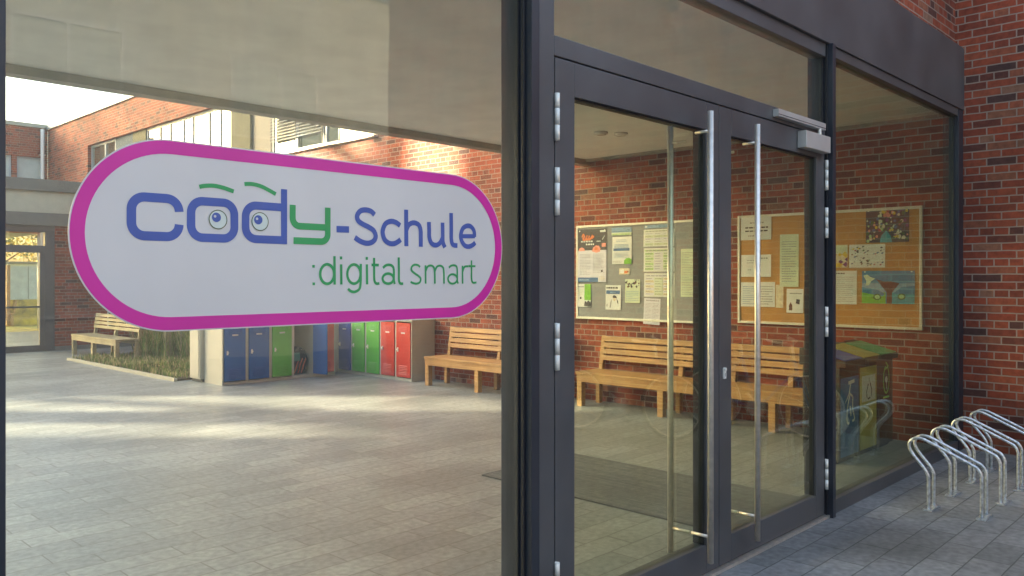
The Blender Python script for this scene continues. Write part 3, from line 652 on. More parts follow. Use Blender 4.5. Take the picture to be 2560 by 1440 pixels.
def sheet(name, rect, mat, draw, label, cat, group, tilt=0.0):
    """rect in survey pixels on the wing: x0,y0,x1,y1; draw(u0,v0,u1,v1,mat) puts printing, u to the right (0..1), v up"""
    x0, y0, x1, y1 = rect; xm, ym = (x0+x1)/2, (y0+y1)/2
    Y0 = wal(x0, ym)[0]; Y1 = wal(x1, ym)[0]; za = wal(xm, y1)[1]; zb = wal(xm, y0)[1]
    npaper[0] += 1; xs = XB-0.0035-0.0012*(npaper[0] % 3)
    a = MB(); wY = Y0-Y1; hZ = zb-za
    curl = 0.006
    nseg = 6
    for i in range(nseg):          # a sheet that lifts a little at its foot
        v0, v1 = i/nseg, (i+1)/nseg; f0, f1 = curl*(1-v0)**2, curl*(1-v1)**2
        a.face([(xs-f0, Y1, za+hZ*v0), (xs-f0, Y0, za+hZ*v0), (xs-f1, Y0, za+hZ*v1), (xs-f1, Y1, za+hZ*v1)], mat)
    lay = [0]
    def q(u0, v0, u1, v1, m):
        lay[0] += 1; d = 0.0006+0.00012*(lay[0] % 60)
        f0, f1 = curl*(1-v0)**2, curl*(1-v1)**2
        a.face([(xs-f0-d, Y0-wY*u0, za+hZ*v0), (xs-f1-d, Y0-wY*u0, za+hZ*v1), (xs-f1-d, Y0-wY*u1, za+hZ*v1), (xs-f0-d, Y0-wY*u1, za+hZ*v0)], m)
    def pl(pts, m):
        lay[0] += 1; d = 0.0006+0.00012*(lay[0] % 60)
        a.face([(xs-curl*(1-v)**2-d, Y0-wY*u, za+hZ*v) for u, v in pts], m)
    draw(q, pl)
    for u in (0.06, 0.94):
        lay[0] = 61; q(u-0.015, 0.955, u+0.015, 0.985, 'hinge')
    o = a.build(name, None, (xs, (Y0+Y1)/2, (za+zb)/2)); 
    if tilt: o.rotation_euler = (R(tilt), 0, 0)
    tag(o, label, cat, group); return o
def lines(q, u0, u1, v0, v1, n, m='ink_grey', frac=0.35):
    st = (v1-v0)/n
    for k in range(n):
        v = v1-(k+1)*st; u = u0
        while u < u1-0.03:
            ww = random.uniform(0.05, 0.16)*(u1-u0)+0.02
            if k % 4 == 3 and u > u0+(u1-u0)*0.6: break
            q(u, v, min(u1, u+ww), v+st*frac, m); u += ww+0.025
def table(q, cols, rows, mats, u0=0.05, u1=0.95, v0=0.06, v1=0.82):
    for i in range(cols):
        a0 = u0+(u1-u0)*i/cols; a1 = u0+(u1-u0)*(i+1)/cols-0.02
        for j in range(rows):
            b0 = v0+(v1-v0)*j/rows; b1 = v0+(v1-v0)*(j+1)/rows
            q(a0, b0+0.006, a1, b1-0.012, mats[(i*3+j*2) % len(mats)]); q(a0+0.02, (b0+b1)/2-0.008, a0+(a1-a0)*random.uniform(0.5, 0.9), (b0+b1)/2+0.012, 'ink_grey')
G1, G2 = 'papers on the grey felt board', 'papers and pictures on the cork board'
def d_poster(q, pl):
    q(0, 0.60, 1, 1, 'p_dark'); q(0.78, 0.90, 0.97, 0.97, 'paper')
    sc = smooth([(0.14, 0.85), (0.19, 0.90), (0.23, 0.86), (0.18, 0.81), (0.26, 0.80), (0.33, 0.88), (0.30, 0.82), (0.37, 0.81), (0.41, 0.87), (0.39, 0.81), (0.46, 0.82), (0.52, 0.88), (0.49, 0.83), (0.58, 0.86)], 4)
    for p0, p1 in zip(sc, sc[1:]):
        dq = (p1-p0).normalized()*0.02; nq = Vector((-dq.y, dq.x)); pl([tuple(p0-nq), tuple(p1-nq+dq*0.5), tuple(p1+nq+dq*0.5), tuple(p0+nq)], 'p_orange')
    lines(q, 0.12, 0.6, 0.70, 0.81, 2, 'paper', 0.5)
    q(0.66, 0.76, 0.80, 0.775, 'paper'); pl([(0.85, 0.80), (0.93, 0.87), (0.94, 0.865), (0.865, 0.79)], 'paper')
    pl([(0.02, 0.59), (0.06, 0.64), (0.14, 0.66), (0.22, 0.64), (0.26, 0.59)], 'p_pink'); pl([(0.5, 0.58), (0.54, 0.65), (0.64, 0.69), (0.74, 0.68), (0.8, 0.63), (0.78, 0.57), (0.64, 0.55)], 'p_pink'); pl([(0.57, 0.60), (0.62, 0.66), (0.70, 0.65), (0.72, 0.60)], 'p_orange'); q(0.84, 0.66, 0.98, 0.73, 'p_pink')
    lines(q, 0.08, 0.46, 0.14, 0.55, 14, 'ink_grey', 0.3); lines(q, 0.54, 0.94, 0.18, 0.55, 13, 'ink_grey', 0.3); q(0.82, 0.19, 0.88, 0.225, 'black')
    q(0, 0.0, 0.72, 0.085, 'p_blue'); q(0.05, 0.03, 0.4, 0.05, 'p_lblue'); lines(q, 0.76, 0.97, 0.03, 0.12, 3, 'p_cream', 0.6)
sheet('poster', (1449, 573, 1520, 705), 'paper_lilac', d_poster, 'tall poster with a dark top and orange lettering on the grey board', 'poster', G1)
def d_flyer(q, pl):
    lines(q, 0.2, 0.75, 0.82, 0.93, 2, 'p_lblue', 0.4); q(0.06, 0.48, 0.9, 0.58, 'p_blue'); lines(q, 0.1, 0.85, 0.60, 0.75, 3, 'p_lblue', 0.4); lines(q, 0.08, 0.85, 0.22, 0.44, 5, 'p_lblue', 0.3); lines(q, 0.05, 0.5, 0.06, 0.14, 2, 'ink_grey', 0.4)
    pl([(0.62, 0.0), (0.62, 0.13), (0.74, 0.21), (0.88, 0.22), (1.0, 0.17), (1.0, 0.0)], 'p_green')
sheet('leaflet', (1535, 592, 1583, 660), 'paper', d_flyer, 'white leaflet with a blue bar and green corner on the grey board', 'leaflet', G1)
def d_head(q, pl):
    q(0, 0.35, 1, 1, 'p_lblue'); lines(q, 0.05, 0.9, 0.45, 0.9, 2, 'p_blue', 0.3); lines(q, 0.05, 0.9, 0.05, 0.3, 1, 'p_lgreen', 0.6)
sheet('header_strip', (1533, 569, 1583, 588), 'paper_green', d_head, 'pale blue heading strip above the leaflet with the green corner', 'paper strip', G1)
sheet('header_strip', (1615, 562, 1675, 570), 'p_lblue', lambda q, pl: q(0.03, 0.3, 0.12, 0.7, 'paper'), 'blue-grey heading strip above the topmost timetable', 'paper strip', G1)
def d_tt(mats, rows):
    def f(q, pl):
        q(0.03, 0.86, 0.97, 0.93, mats[0]); lines(q, 0.08, 0.8, 0.87, 0.96, 1, 'ink_grey', 0.4); table(q, 3, rows, mats)
    return f
sheet('timetable', (1613, 573, 1690, 616), 'paper', d_tt(['paper_green', 'paper_lilac', 'paper'], 5), 'topmost of the three printed timetables on the grey board', 'timetable', G1)
sheet('timetable', (1613, 620, 1690, 679), 'paper', d_tt(['p_lgreen', 'paper_lilac', 'paper_green', 'paper_lilac'], 7), 'middle of the three timetables, with the greenest columns', 'timetable', G1)
sheet('timetable', (1614, 683, 1690, 742), 'paper', d_tt(['paper_lilac', 'paper_green', 'p_cream', 'paper_green'], 7), 'lowest of the three printed timetables on the grey board', 'timetable', G1)
sheet('card', (1552, 671, 1578, 686), 'p_cream', lambda q, pl: (q(0.1, 0.2, 0.45, 0.8, 'paper'), q(0.5, 0.15, 0.8, 0.6, 'p_orange'), q(0.78, 0.3, 0.9, 0.6, 'p_brown')), 'small cream and orange card in the middle of the grey board', 'card', G1)
def d_gw(q, pl):
    q(0.52, 0.3, 1, 1, 'p_green'); pl([(0.5, 0.42), (0.62, 0.34), (0.8, 0.38), (1, 0.30), (1, 0.5), (0.5, 0.5)], 'p_green'); q(0.6, 0.7, 0.8, 0.9, 'p_lgreen'); q(0.0, 0.86, 0.48, 0.9, 'ink_grey'); q(0.18, 0.34, 0.3, 0.44, 'black'); lines(q, 0.08, 0.42, 0.55, 0.8, 5, 'p_lgreen', 0.3); pl([(0.5, 0.05), (0.58, 0.28), (0.7, 0.2), (0.82, 0.3), (0.98, 0.2), (0.98, 0.08), (0.9, 0.02)], 'p_dark')
sheet('leaflet', (1448, 710, 1481, 767), 'paper', d_gw, 'white and bright green leaflet in the lower left of the grey board', 'leaflet', G1)
def d_vis(q, pl):
    lines(q, 0.05, 0.8, 0.86, 0.95, 1, 'black', 0.7); q(0.04, 0.64, 0.94, 0.79, 'p_blue'); lines(q, 0.3, 0.65, 0.68, 0.76, 1, 'p_lblue', 0.6)
    pl([(0.45, 0.52), (0.55, 0.60), (0.70, 0.56), (0.76, 0.46), (0.68, 0.48), (0.52, 0.48)], 'p_dark'); pl([(0.5, 0.48), (0.52, 0.38), (0.58, 0.34), (0.66, 0.38), (0.68, 0.48)], 'p_cream'); pl([(0.28, 0.08), (0.34, 0.34), (0.42, 0.44), (0.40, 0.3), (0.36, 0.08)], 'ink_grey'); pl([(0.72, 0.46), (0.84, 0.34), (0.84, 0.2), (0.78, 0.3)], 'p_dark'); q(0.08, 0.12, 0.14, 0.24, 'ink_grey')
sheet('leaflet', (1518, 713, 1556, 774), 'paper', d_vis, 'white leaflet with a blue bar and sketched figure low on the grey board', 'leaflet', G1)
def d_bw(q, pl):
    for k in range(26):
        u, v = random.uniform(0.05, 0.95), random.uniform(0.66, 0.97); e = random.uniform(0.04, 0.09); pl([(u-e, v), (u, v-e*0.7), (u+e, v), (u, v+e*0.7)], random.choice(['p_dark', 'ink_grey', 'p_brown', 'p_dark']))
    lines(q, 0.08, 0.92, 0.10, 0.55, 6, 'p_lblue', 0.25)
sheet('leaflet', (1567, 698, 1604, 757), 'paper_green', d_bw, 'leaflet with a dark leafy picture over bluish text on the grey board', 'leaflet', G1)
sheet('loose_sheet', (1613, 746, 1654, 811), 'paper_lilac', lambda q, pl: (lines(q, 0.12, 0.92, 0.90, 0.96, 1, 'ink_grey', 0.6), lines(q, 0.1, 0.46, 0.1, 0.85, 14, 'ink_grey', 0.25), lines(q, 0.54, 0.92, 0.1, 0.85, 14, 'ink_grey', 0.25)), 'lilac-white sheet hanging crooked over the bottom edge of the grey board', 'sheet', G1, 2.0)
sheet('list_sheet', (1706, 622, 1742, 742), 'paper_green', lambda q, pl: lines(q, 0.1, 0.9, 0.05, 0.95, 26, 'ink_grey', 0.3), 'long narrow list at the right end of the grey board', 'sheet', G1)
def d_txt(n, m='ink_grey', u1=0.88):
    return lambda q, pl: lines(q, 0.12, u1, 0.1, 0.9, n, m, 0.3)
sheet('sheet', (1856, 543, 1932, 600), 'paper', lambda q, pl: (lines(q, 0.3, 0.75, 0.72, 0.86, 1, 'ink_grey', 0.4), lines(q, 0.15, 0.9, 0.36, 0.66, 2, 'black', 0.4), lines(q, 0.25, 0.6, 0.15, 0.3, 1, 'ink_grey', 0.4)), 'wide sheet with bold lines in the top left corner of the cork board', 'sheet', G2)
sheet('sheet', (1856, 637, 1931, 692), 'paper', lambda q, pl: (lines(q, 0.62, 0.9, 0.82, 0.9, 1, 'black', 0.5), lines(q, 0.2, 0.55, 0.62, 0.84, 2, 'ink_grey', 0.3), lines(q, 0.25, 0.4, 0.3, 0.4, 1, 'ink_grey', 0.4)), 'nearly blank wide sheet below the top left one on the cork board', 'sheet', G2)
sheet('list_sheet', (1953, 586, 2000, 717), 'paper_green', d_txt(17), 'long narrow text sheet right of the two wide ones on the cork board', 'sheet', G2)
sheet('sheet', (1856, 706, 1898, 766), 'paper', d_txt(9, 'p_lblue'), 'bluish text sheet lowest on the left of the cork board', 'sheet', G2)
sheet('sheet', (1899, 705, 1941, 767), 'paper', d_txt(8), 'grey text sheet right beside the lowest bluish one on the cork board', 'sheet', G2)
sheet('sheet', (1943, 712, 1962, 769), 'p_cream', lambda q, pl: None, 'blank cream sheet half behind the long list on the cork board', 'sheet', G2)
sheet('leaflet', (1970, 722, 2012, 782), 'paper', lambda q, pl: (lines(q, 0.2, 0.9, 0.78, 0.88, 1, 'ink_grey', 0.5), pl([(0.15, 0.1), (0.15, 0.3), (0.25, 0.45), (0.35, 0.3), (0.35, 0.1)], 'p_brown'), pl([(0.55, 0.4), (0.6, 0.58), (0.8, 0.55), (0.78, 0.35)], 'p_dark')), 'white leaflet with two dark motifs below the long list', 'leaflet', G2)
def d_fire(q, pl):
    q(0, 0.62, 1, 1, 'paper_green'); q(0.38, 0.76, 0.75, 0.9, 'p_leaf')
    for k in range(34):
        u, v = random.uniform(0, 1), random.uniform(0, 0.6); m = 'p_purple' if abs(u-0.5)*1.1+v*0.3 > 0.36 and v < 0.4 else random.choice(['p_yellow', 'p_orange', 'p_yellow', 'p_cream'])
        e = random.uniform(0.06, 0.13); pl([(max(0, u-e), v), (u, max(0, v-e)), (min(1, u+e), v), (u, v+e*1.2)], m)
sheet('picture', (2050, 613, 2122, 669), 'p_cream', d_fire, "child's picture with yellow flames over purple on the cork board", 'picture', G2)
def d_dots(q, pl):
    for k in range(46):
        u, v = random.uniform(0.06, 0.94), random.uniform(0.08, 0.92); e = random.uniform(0.02, 0.045)
        pl([(u-e, v-e*0.3), (u, v-e), (u+e, v+e*0.2), (u+e*0.2, v+e)], random.choice(['p_dark', 'p_blue', 'p_red', 'p_yellow', 'p_leaf', 'p_dark', 'p_brown']))
sheet('picture', (2126, 611, 2216, 669), 'paper', d_dots, 'white picture scattered with small dark dabs on the cork board', 'picture', G2)
def d_flow(q, pl):
    pl([(0.33, 0.0), (0.36, 0.2), (0.48, 0.36), (0.58, 0.2), (0.62, 0.0)], 'p_teal')
    for k in range(120):
        u, v = random.uniform(0.03, 0.97), random.uniform(0.03, 0.97)
        if 0.3 < u < 0.65 and v < 0.36: continue
        e = random.uniform(0.025, 0.065); n = 7; a0 = random.random()
        pl([(min(1, max(0, u+e*0.8*math.cos(a0+6.283*i/n)*random.uniform(0.7, 1.1))), min(1, max(0, v+e*1.1*math.sin(a0+6.283*i/n)*random.uniform(0.7, 1.1)))) for i in range(n)], random.choice(['p_cream', 'p_lgreen', 'p_red', 'p_purple', 'p_leaf', 'p_pink', 'p_leaf', 'p_yellow', 'paper_green', 'p_blue']))
sheet('picture', (2168, 524, 2276, 606), 'p_dark', d_flow, 'dark painted picture of many small flowers in a teal vase, highest on the cork board', 'picture', G2)
sheet('sheet', (2060, 677, 2145, 760), 'paper', lambda q, pl: (lines(q, 0.4, 0.65, 0.9, 0.96, 1, 'black', 0.6), lines(q, 0.15, 0.9, 0.08, 0.86, 13, 'ink_grey', 0.16)), 'large pale text sheet left of the blue painting on the cork board', 'sheet', G2)
def d_tree(q, pl):
    q(0, 0, 0.46, 0.34, 'p_green'); q(0.58, 0, 1, 0.34, 'p_teal'); q(0, 0.34, 1, 0.62, 'p_lblue'); pl([(0, 0.5), (0.3, 0.42), (0.45, 0.3), (0.4, 0.22), (0, 0.34)], 'p_sky'); pl([(0.6, 0.3), (0.75, 0.5), (1, 0.55), (1, 0.3)], 'p_sky')
    pl([(0.28, 0.74), (0.48, 0.34), (0.48, 0.0), (0.58, 0.0), (0.58, 0.34), (0.72, 0.62), (0.66, 0.64), (0.56, 0.68), (0.42, 0.68)], 'p_brown')
    pl([(0.03, 0.85), (0.10, 0.89), (0.16, 0.82), (0.26, 0.76), (0.18, 0.68), (0.14, 0.56), (0.07, 0.54), (0.09, 0.68)], 'paper_green')
    for cx, cy in ((0.30, 0.20), (0.76, 0.22)):
        pl([(cx+0.08*math.cos(R(a)), cy+0.1*math.sin(R(a))) for a in range(0, 360, 40)], 'p_leaf'); pl([(cx+0.05*math.cos(R(a)), cy+0.065*math.sin(R(a))) for a in range(0, 360, 40)], 'p_lgreen')
sheet('picture', (2158, 677, 2290, 759), 'p_sky', d_tree, "child's painting of a brown tree on green against blue sky", 'picture', G2)

# ------------------------------------------------------------------ recycling bins behind the side pane
def recycling_bin(x, lid, panel, sym, label):
    t = thing('recycling_bin', (x, 0.52, 0), label, 'recycling bin', 'recycling bins behind the side pane')
    W_ = 0.425; Zb = 0.86
    b = MB(); b.box(0, W_, 0, 0.34, 0.03, Zb, 'bin_body'); b.box(0.03, W_-0.03, 0.03, 0.31, 0, 0.03, 'gasket'); b.build('body', t, None, 0.006)
    l = MB(); l.prism([(-0.05, Zb+0.002), (-0.05, Zb+0.05), (0.36, Zb+0.155), (0.37, Zb+0.15), (0.37, Zb+0.002)], -0.004, W_+0.004, 0, 'bin_body'); lo = l.build('lid', t, None, 0.004)
    l = MB(); mt = Matrix.Translation((0, -0.05, Zb+0.053)) @ Matrix.Rotation(math.atan2(0.105, 0.41), 4, 'X')
    l.box(0.02, W_-0.02, 0.015, 0.37, 0, 0.008, lid, mt); l.box(0.09, W_-0.09, 0.371, 0.415, -0.004, 0.012, 'gasket', mt); l.build('flap', lo)
    if panel:
        q = MB(); q.box(0.014, W_-0.014, -0.006, -0.0005, 0.06, Zb-0.10 if panel == 'bin_blue' else Zb-0.04, panel)
        if panel == 'bin_yellow': q.box(0.05, W_-0.05, -0.0085, -0.006, 0.50, 0.74, 'paper')
        q.build('front_panel', t)
    g_ = MB(); y = -0.011
    cx = W_/2
    if sym == 'blue':
        cz = 0.52
        ribbon(g_, [(cx-0.05, cz+0.19), (cx+0.09, cz+0.20)], 0.03, y, 'bin_sign'); ribbon(g_, [(cx+0.0, cz+0.18), (cx-0.03, cz+0.10), (cx+0.05, cz+0.06)], 0.02, y, 'bin_sign')
        ribbon(g_, smooth([(cx-0.02, cz+0.08), (cx-0.07, cz-0.03), (cx-0.08, cz-0.15), (cx-0.03, cz-0.17)]), 0.022, y, 'bin_sign'); ribbon(g_, smooth([(cx+0.05, cz+0.06), (cx+0.05, cz-0.05), (cx+0.09, cz-0.14), (cx+0.04, cz-0.16)]), 0.022, y, 'bin_sign'); ribbon(g_, [(cx-0.12, cz+0.02), (cx-0.03, cz+0.10)], 0.014, y-0.001, 'bin_sign'); ribbon(g_, [(cx-0.01, cz-0.02), (cx+0.01, cz-0.11)], 0.026, y, 'bin_sign')
    elif sym == 'yellow':
        cz = 0.61
        ribbon(g_, smooth([(cx-0.02, cz+0.05), (cx-0.06, cz-0.02), (cx-0.05, cz-0.08)]), 0.016, y, 'black'); ribbon(g_, smooth([(cx+0.02, cz+0.06), (cx+0.06, cz-0.01), (cx+0.05, cz-0.07)]), 0.016, y, 'black'); ribbon(g_, [(cx, cz+0.10), (cx, cz+0.07)], 0.012, y, 'black'); ribbon(g_, [(cx-0.035, cz-0.09), (cx+0.03, cz-0.08)], 0.014, y, 'black')
    else:
        cz = 0.66
        ribbon(g_, arc2(cx, cz, 0.075, 100, 440, 24, 0.13), 0.02, y, 'bin_lime'); disc(g_, cx, cz, 0.035, y-0.001, 'bin_sign', 8); ribbon(g_, [(cx, cz-0.03), (cx+0.01, cz-0.10)], 0.014, y-0.002, 'bin_sign'); ribbon(g_, [(cx-0.02, cz+0.17), (cx+0.04, cz+0.13), (cx-0.03, cz+0.10)], 0.02, y-0.002, 'bin_lime'); ribbon(g_, [(cx-0.08, cz-0.17), (cx+0.08, cz-0.17)], 0.02, y, 'bin_lime')
    g_.build('symbol', t); return t
recycling_bin(7.20, 'bin_blue_lid', 'bin_blue', 'blue', 'brown recycling bin with a blue lid and blue front')
recycling_bin(7.64, 'bin_yellow', 'bin_yellow', 'yellow', 'brown recycling bin with a yellow lid and yellow front')
recycling_bin(8.08, 'bin_green', None, 'green', 'brown recycling bin with a green lid and green symbol')

# ------------------------------------------------------------------ door mat
dm = MB(); dm.box(4.75, 5.92, 0.14, 2.52, -0.001, 0.012, 'mat'); o = dm.build('door_mat', None, (4.3, 1.3, 0)); tag(o, 'ribbed dark grey entrance mat inside the double doors', 'door mat')

# ------------------------------------------------------------------ bicycle stands outside
def stand_mesh():
    a = MB(); prof = [(0.0+0.13, 0.0), (0.13, 0.20), (0.125, 0.245), (0.10, 0.29), (0.045, 0.355), (0.012, 0.40), (0.0, 0.44), (0.012, 0.475), (0.045, 0.497), (0.085, 0.497)]
    prof += [(0.14, 0.478), (0.40, 0.362), (0.445, 0.335), (0.465, 0.295), (0.468, 0.25), (0.468, 0.0)]
    P = smooth([(-u, z) for u, z in prof], 5)
    for x in (-0.062, 0.062): a.tube([(x, p[0], p[1]) for p in P], 0.0115, 'galv', 12)
    return a
st0 = None
slab = ['nearest the glass doors', 'second from the glass doors', 'second from the brick wall', 'nearest the brick wall']
for i in range(4):
    if i == 0:
        st0 = thing('bicycle_stand', (6.33, -0.36, 0), '', 'bicycle stand', 'bicycle stands')
        stand_mesh().build('hoop', st0)
        b = MB()
        for y in (-0.13, -0.468):
            b.box(-0.09, 0.09, y-0.03, y+0.03, -0.007, 0.006, 'galv')
        b.build('foot_plate', st0, None, 0.002); o = st0
    else: o = copy_tree(st0)
    o.location = (6.33+0.53*i, -0.36+0.005*i, 0); o.rotation_euler = (0, 0, R((0.8, -0.5, 0.4, -0.9)[i]))
    o['label'] = 'galvanised double-hoop bicycle stand %s' % slab[i]

# bicycles parked beside the stands, mirrored in the door glass
def bicycle(loc, rz, mat, label):
    t = thing('bicycle', loc, label, 'bicycle', 'bicycles mirrored in the doors', rz)
    for nm, x in (('wheel', -0.53), ('wheel', 0.53)):
        w = MB(); w.tube([(x+0.335*math.cos(R(a)), 0, 0.345+0.335*math.sin(R(a))) for a in range(0, 360, 10)], 0.017, 'tyre', 8, True)
        wo = w.build(nm, t)
        r_ = MB(); r_.tube([(x+0.312*math.cos(R(a)), 0, 0.345+0.312*math.sin(R(a))) for a in range(0, 360, 10)], 0.009, 'steel', 6, True)
        for a in range(0, 360, 20): r_.tube([(x, 0.02*(-1)**(a//20), 0.345), (x+0.31*math.cos(R(a)), 0, 0.345+0.31*math.sin(R(a)))], 0.0016, 'steel', 4, False, False)
        r_.tube([(x, -0.05, 0.345), (x, 0.05, 0.345)], 0.02, 'steel', 10); r_.build('rim', wo)
    f = MB(); bb = (-0.06, 0, 0.29); sd = (-0.20, 0, 0.80); hd = (0.36, 0, 0.82); hb = (0.40, 0, 0.68); rw = (-0.53, 0, 0.345); fw = (0.53, 0, 0.345)
    for p, q in ((bb, sd), (sd, hd), (bb, hb), (hd, hb)): f.tube([p, q], 0.017, mat, 10)
    for s in (-0.055, 0.055):
        f.tube([bb, (rw[0], s, rw[2])], 0.010, mat, 8); f.tube([sd, (rw[0], s, rw[2])], 0.009, mat, 8); f.tube([hb, (0.43, s, 0.60), (fw[0], s, fw[2])], 0.011, mat, 8)
    f.build('frame', t)
    s = MB(); s.tube([sd, (-0.225, 0, 0.93)], 0.013, 'steel', 8); s.prism([(-0.36, -0.08), (-0.36, 0.08), (-0.20, 0.05), (-0.06, 0.015), (-0.06, -0.015), (-0.20, -0.05)], 0.93, 0.975, 2, 'tyre'); s.build('saddle', t, None, 0.012)
    h = MB(); h.tube([hd, (0.33, 0, 0.98)], 0.014, 'steel', 8); h.tube([(0.20, -0.29, 1.02), (0.31, -0.2, 1.0), (0.34, 0, 0.98), (0.31, 0.2, 1.0), (0.20, 0.29, 1.02)], 0.012, 'steel', 8); h.build('handlebar', t)
    c = MB(); c.tube([(bb[0], -0.06, bb[2]), (bb[0], 0.06, bb[2])], 0.09, 'steel', 16); c.tube([(bb[0], 0.07, bb[2]), (0.06, 0.07, 0.17)], 0.01, 'steel', 6); c.tube([(bb[0], -0.07, bb[2]), (-0.18, -0.07, 0.41)], 0.01, 'steel', 6); c.box(0.02, 0.10, 0.075, 0.15, 0.16, 0.18, 'tyre'); c.box(-0.22, -0.14, -0.15, -0.075, 0.40, 0.42, 'tyre'); c.build('crankset', t)
bicycle((8.05, -1.72, 0), R(84), 'bike_blue', 'blue bicycle leaning close to the brick wall beside the stands')
bicycle((7.05, -2.75, 0), R(75), 'bike_red', 'red bicycle parked out in front of the double doors')

# ------------------------------------------------------------------ planting
lb = MB(); lb.box(5.72, XW-0.01, 10.56, 15.4, -0.01, 0.035, 'soil'); struct(lb.build('flower_bed'))
ks = MB(); ks.box(5.66, 5.715, 10.5, 15.45, -0.01, 0.05, 'pale_band'); ks.box(5.715, XW-0.01, 15.405, 15.45, -0.01, 0.05, 'pale_band'); struct(ks.build('bed_edging'))
def blades(mb, x, y, z, h, mat, n, spread, lean=0.5):
    for _ in range(n):
        a = random.uniform(0, 6.283); r = random.random()**0.7*spread; bx_, by_ = x+r*math.cos(a), y+r*math.sin(a); hh = h*random.uniform(0.55, 1.15)
        la = random.uniform(0, 6.283); l = lean*hh*random.uniform(0.1, 0.8); dx, dy = l*math.cos(la), l*math.sin(la); w_ = 0.004+0.008*random.random()
        wx, wy = -math.sin(la)*w_, math.cos(la)*w_; m = mat if random.random() < 0.75 else ('blade_green' if mat == 'blade_dry' else 'blade_dry')
        mb.face([(bx_-wx, by_-wy, z), (bx_+wx, by_+wy, z), (bx_+dx*0.45+wx*0.8, by_+dy*0.45+wy*0.8, z+hh*0.6), (bx_+dx*0.45-wx*0.8, by_+dy*0.45-wy*0.8, z+hh*0.6)], m)
        mb.face([(bx_+dx*0.45-wx*0.8, by_+dy*0.45-wy*0.8, z+hh*0.6), (bx_+dx*0.45+wx*0.8, by_+dy*0.45+wy*0.8, z+hh*0.6), (bx_+dx, by_+dy, z+hh)], m)
gr = MB()
for _ in range(4200):
    x, y = random.uniform(5.74, 8.6), random.uniform(10.6, 15.36); blades(gr, x, y, 0.03, 0.10, random.choice(('blade_dry', 'blade_green', 'blade_green')), 2, 0.05)
o = gr.build('grass'); tag(o, 'short dry grass covering the planting bed behind the lockers', 'grass', None, 'stuff')
tl = ['tuft of tall ornamental grass directly behind the weathered bench', 'tall grass tuft between the weathered bench and the pale posts', 'tall grass tuft just left of the pale timber posts', 'green grass tuft right behind the pale timber posts', 'green tall grass tuft beside the beige cabinet', 'dry tuft of tall grass against the brick wing behind the bench']
tp = [(7.15, 15.0, 'blade_dry', 0.6), (7.1, 14.55, 'blade_dry', 0.65), (7.0, 14.2, 'blade_green', 0.6), (7.5, 13.6, 'blade_green', 0.75), (7.4, 12.9, 'blade_green', 0.8), (7.9, 14.8, 'blade_dry', 0.8)]
for (x, y, m, h), lab in zip(tp, tl):
    b = MB(); blades(b, x, y, 0.03, h, m, 520, 0.34, 0.7); o = b.build('grass_tuft', None, (x, y, 0.03)); tag(o, lab, 'ornamental grass', 'ornamental grass tufts in the bed')
for i, (x, y, h, lab) in enumerate(((7.05, 13.95, 1.15, 'taller left pale square timber post standing in the bed'), (7.35, 13.85, 1.1, 'right pale square timber post standing in the bed'))):
    b = MB(); b.box(-0.065, 0.065, -0.065, 0.065, 0, h, 'wood_grey'); b.prism([(-0.065, h), (0.065, h), (0.0, h+0.05)], -0.065, 0.065, 1, 'wood_grey'); o = b.build('timber_post', None, None, 0.005); o.location = (x, y, 0.03); tag(o, lab, 'post', 'timber posts in the bed')
def foliage(mb, cx, cy, cz, rx, ry, rz, n, mats, size):
    lumps = [(random.uniform(-0.6, 0.6), random.uniform(-0.6, 0.6), random.uniform(-0.6, 0.7), random.uniform(0.35, 0.6)) for _ in range(12)]
    for _ in range(n):
        l = random.choice(lumps); v = Vector((random.gauss(0, 1), random.gauss(0, 1), random.gauss(0, 1))).normalized()*l[3]*random.random()**0.4
        p = Vector((cx+(l[0]+v.x)*rx, cy+(l[1]+v.y)*ry, cz+(l[2]+v.z)*rz)); a = Vector((random.gauss(0, 1), random.gauss(0, 1), random.gauss(0, 1))).normalized(); b = a.orthogonal().normalized(); e = size*random.uniform(0.6, 1.4)
        mb.face([p-a*e, p-b*e*0.55, p+a*e, p+b*e*0.55], random.choice(mats))
for i, (x, y, h, lab) in enumerate(((12.2, 44, 1.7, 'yellow autumn shrub left of the grey shed in the garden'), (14.4, 46, 1.9, 'yellow autumn shrub behind the garden shed'), (9.3, 33.5, 0.75, 'low yellow shrub just outside the garden door'), (10.4, 36.5, 0.8, 'low green and yellow shrub beside the garden bench'))):
    t = thing('shrub', (x, y, 0), lab, 'shrub', 'garden shrubs')
    b = MB(); foliage(b, 0, 0, h*0.62, h*0.75, h*0.6, h*0.6, 1100, ['leaf_yellow', 'leaf_yellow', 'leaf_green'], 0.07); b.build('leaves', t)
    b = MB()
    for q in range(5): b.tube([(0.05*q-0.1, 0, -0.01), (random.uniform(-0.4, 0.4), random.uniform(-0.3, 0.3), h*0.6)], [0.03, 0.012], 'bark', 6)
    b.build('stem', t)
def tree(x, y, h, r, mats, lab):
    t = thing('autumn_tree', (x, y, 0), lab, 'tree', 'trees beyond the garden')
    b = MB(); b.tube([(0, 0, -0.05), (0.05, 0.02, h*0.25), (0, 0.1, h*0.55), (0.1, 0, h*0.85)], [0.17, 0.13, 0.09, 0.03], 'bark', 10)
    for q in range(7):
        a = q*0.9; z = h*(0.35+0.06*q); b.tube([(0.03, 0.03, z), (r*0.4*math.cos(a), r*0.4*math.sin(a), z+h*0.12), (r*0.75*math.cos(a), r*0.75*math.sin(a), z+h*0.2)], [0.06, 0.035, 0.012], 'bark', 6)
    b.build('trunk', t)
    b = MB(); foliage(b, 0, 0, h*0.66, r, r, h*0.38, 2600, mats, 0.13); b.build('crown', t)
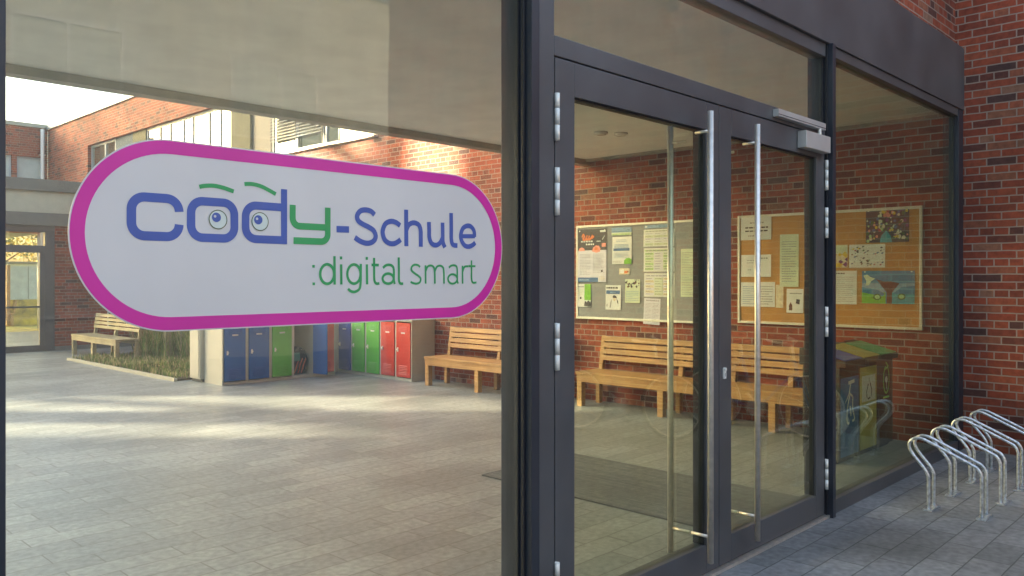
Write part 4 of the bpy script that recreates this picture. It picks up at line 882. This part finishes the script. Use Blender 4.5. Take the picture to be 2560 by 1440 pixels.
tree(13.5, 52, 6.5, 2.6, ['leaf_yellow', 'leaf_yellow', 'leaf_green'], 'yellow autumn tree seen through the garden door above the shed')
tree(19.0, 56, 7.0, 3.0, ['leaf_yellow', 'leaf_green'], 'greener autumn tree at the right of the garden beyond the shed')
sh = thing('garden_shed', (12.4, 41, 0), 'flat-roofed grey shed in the garden behind the glass door', 'shed')
b = MB(); b.box(-1.6, 2.2, 0, 2.4, 0, 2.3, 'shed'); b.build('wall', sh); b = MB(); b.box(-1.75, 2.35, -0.15, 2.55, 2.3, 2.42, 'dark_band'); b.build('roof', sh); b = MB(); b.box(-0.3, 0.6, -0.04, -0.002, 0.02, 2.0, 'winframe'); b.build('door', sh)
cb = thing('garden_cabinet', (8.35, 29.6, 0), 'tall pale green cupboard with a timber side post outside the garden door', 'cabinet')
b = MB(); b.box(0, 1.15, 0, 0.5, 0.9, 2.05, 'shed'); b.box(0, 1.15, 0.0, 0.5, 0, 0.9, 'leaf_yellow'); b.build('body', cb, None, 0.006)
b = MB(); b.box(-0.12, -0.001, -0.02, 0.10, 0, 2.1, 'wood'); b.build('side_post', cb, None, 0.004)
b = MB(); b.box(0.55, 0.565, -0.008, -0.0005, 0.92, 2.03, 'dark_band'); b.build('door_joint', cb)
bench('bench', (7.95, 31.0, 0), 1.6, (-0.08, -1.5), 'wood', 'wooden garden bench outside behind the glass garden door', GB)

# ------------------------------------------------------------------ daylight
W_ = bpy.data.worlds.new('World'); SC.world = W_; W_.use_nodes = True; nt = W_.node_tree
sky = nt.nodes.new('ShaderNodeTexSky'); sky.sky_type = 'NISHITA'; sky.sun_disc = False
EL = 12.0; az = Vector((CY, -CX, 0))
sky.sun_elevation = R(EL); sky.sun_rotation = math.atan2(-az.x, -az.y); sky.air_density = 1.0; sky.dust_density = 4.0; sky.ozone_density = 0.3
nt.links.new(sky.outputs[0], nt.nodes['Background'].inputs[0]); nt.nodes['Background'].inputs[1].default_value = 0.15
sd = bpy.data.lights.new('sun', 'SUN'); sd.energy = 5.0; sd.angle = R(0.6); sd.color = (1.0, 0.86, 0.64)
so = bpy.data.objects.new('sun', sd); COL.objects.link(so); so.location = (-20, 30, 20)
dv = Vector((az.x*math.cos(R(EL)), az.y*math.cos(R(EL)), -math.sin(R(EL)))); so.rotation_euler = dv.to_track_quat('-Z', 'Y').to_euler()

# ------------------------------------------------------------------ camera
cd = bpy.data.cameras.new('camera'); cd.sensor_width = 36; cd.lens = 36*F/2560; cd.shift_y = -(720-YH)/2560; cd.clip_start = 0.05; cd.clip_end = 1000
co = bpy.data.objects.new('camera', cd); COL.objects.link(co); co.location = (0, -D, H); co.rotation_euler = (R(90), 0, -math.atan2(CX, CY)); SC.camera = co
SC.view_settings.view_transform = 'Standard'; SC.view_settings.look = 'None'; SC.view_settings.exposure = 2.95; SC.view_settings.gamma = 1
SC.cycles.max_bounces = 10; SC.cycles.diffuse_bounces = 5; SC.cycles.glossy_bounces = 5; SC.cycles.transparent_max_bounces = 24; SC.cycles.transmission_bounces = 6
SC.cycles.use_denoising = True; SC.cycles.caustics_reflective = False; SC.cycles.caustics_refractive = False; SC.cycles.sample_clamp_indirect = 6
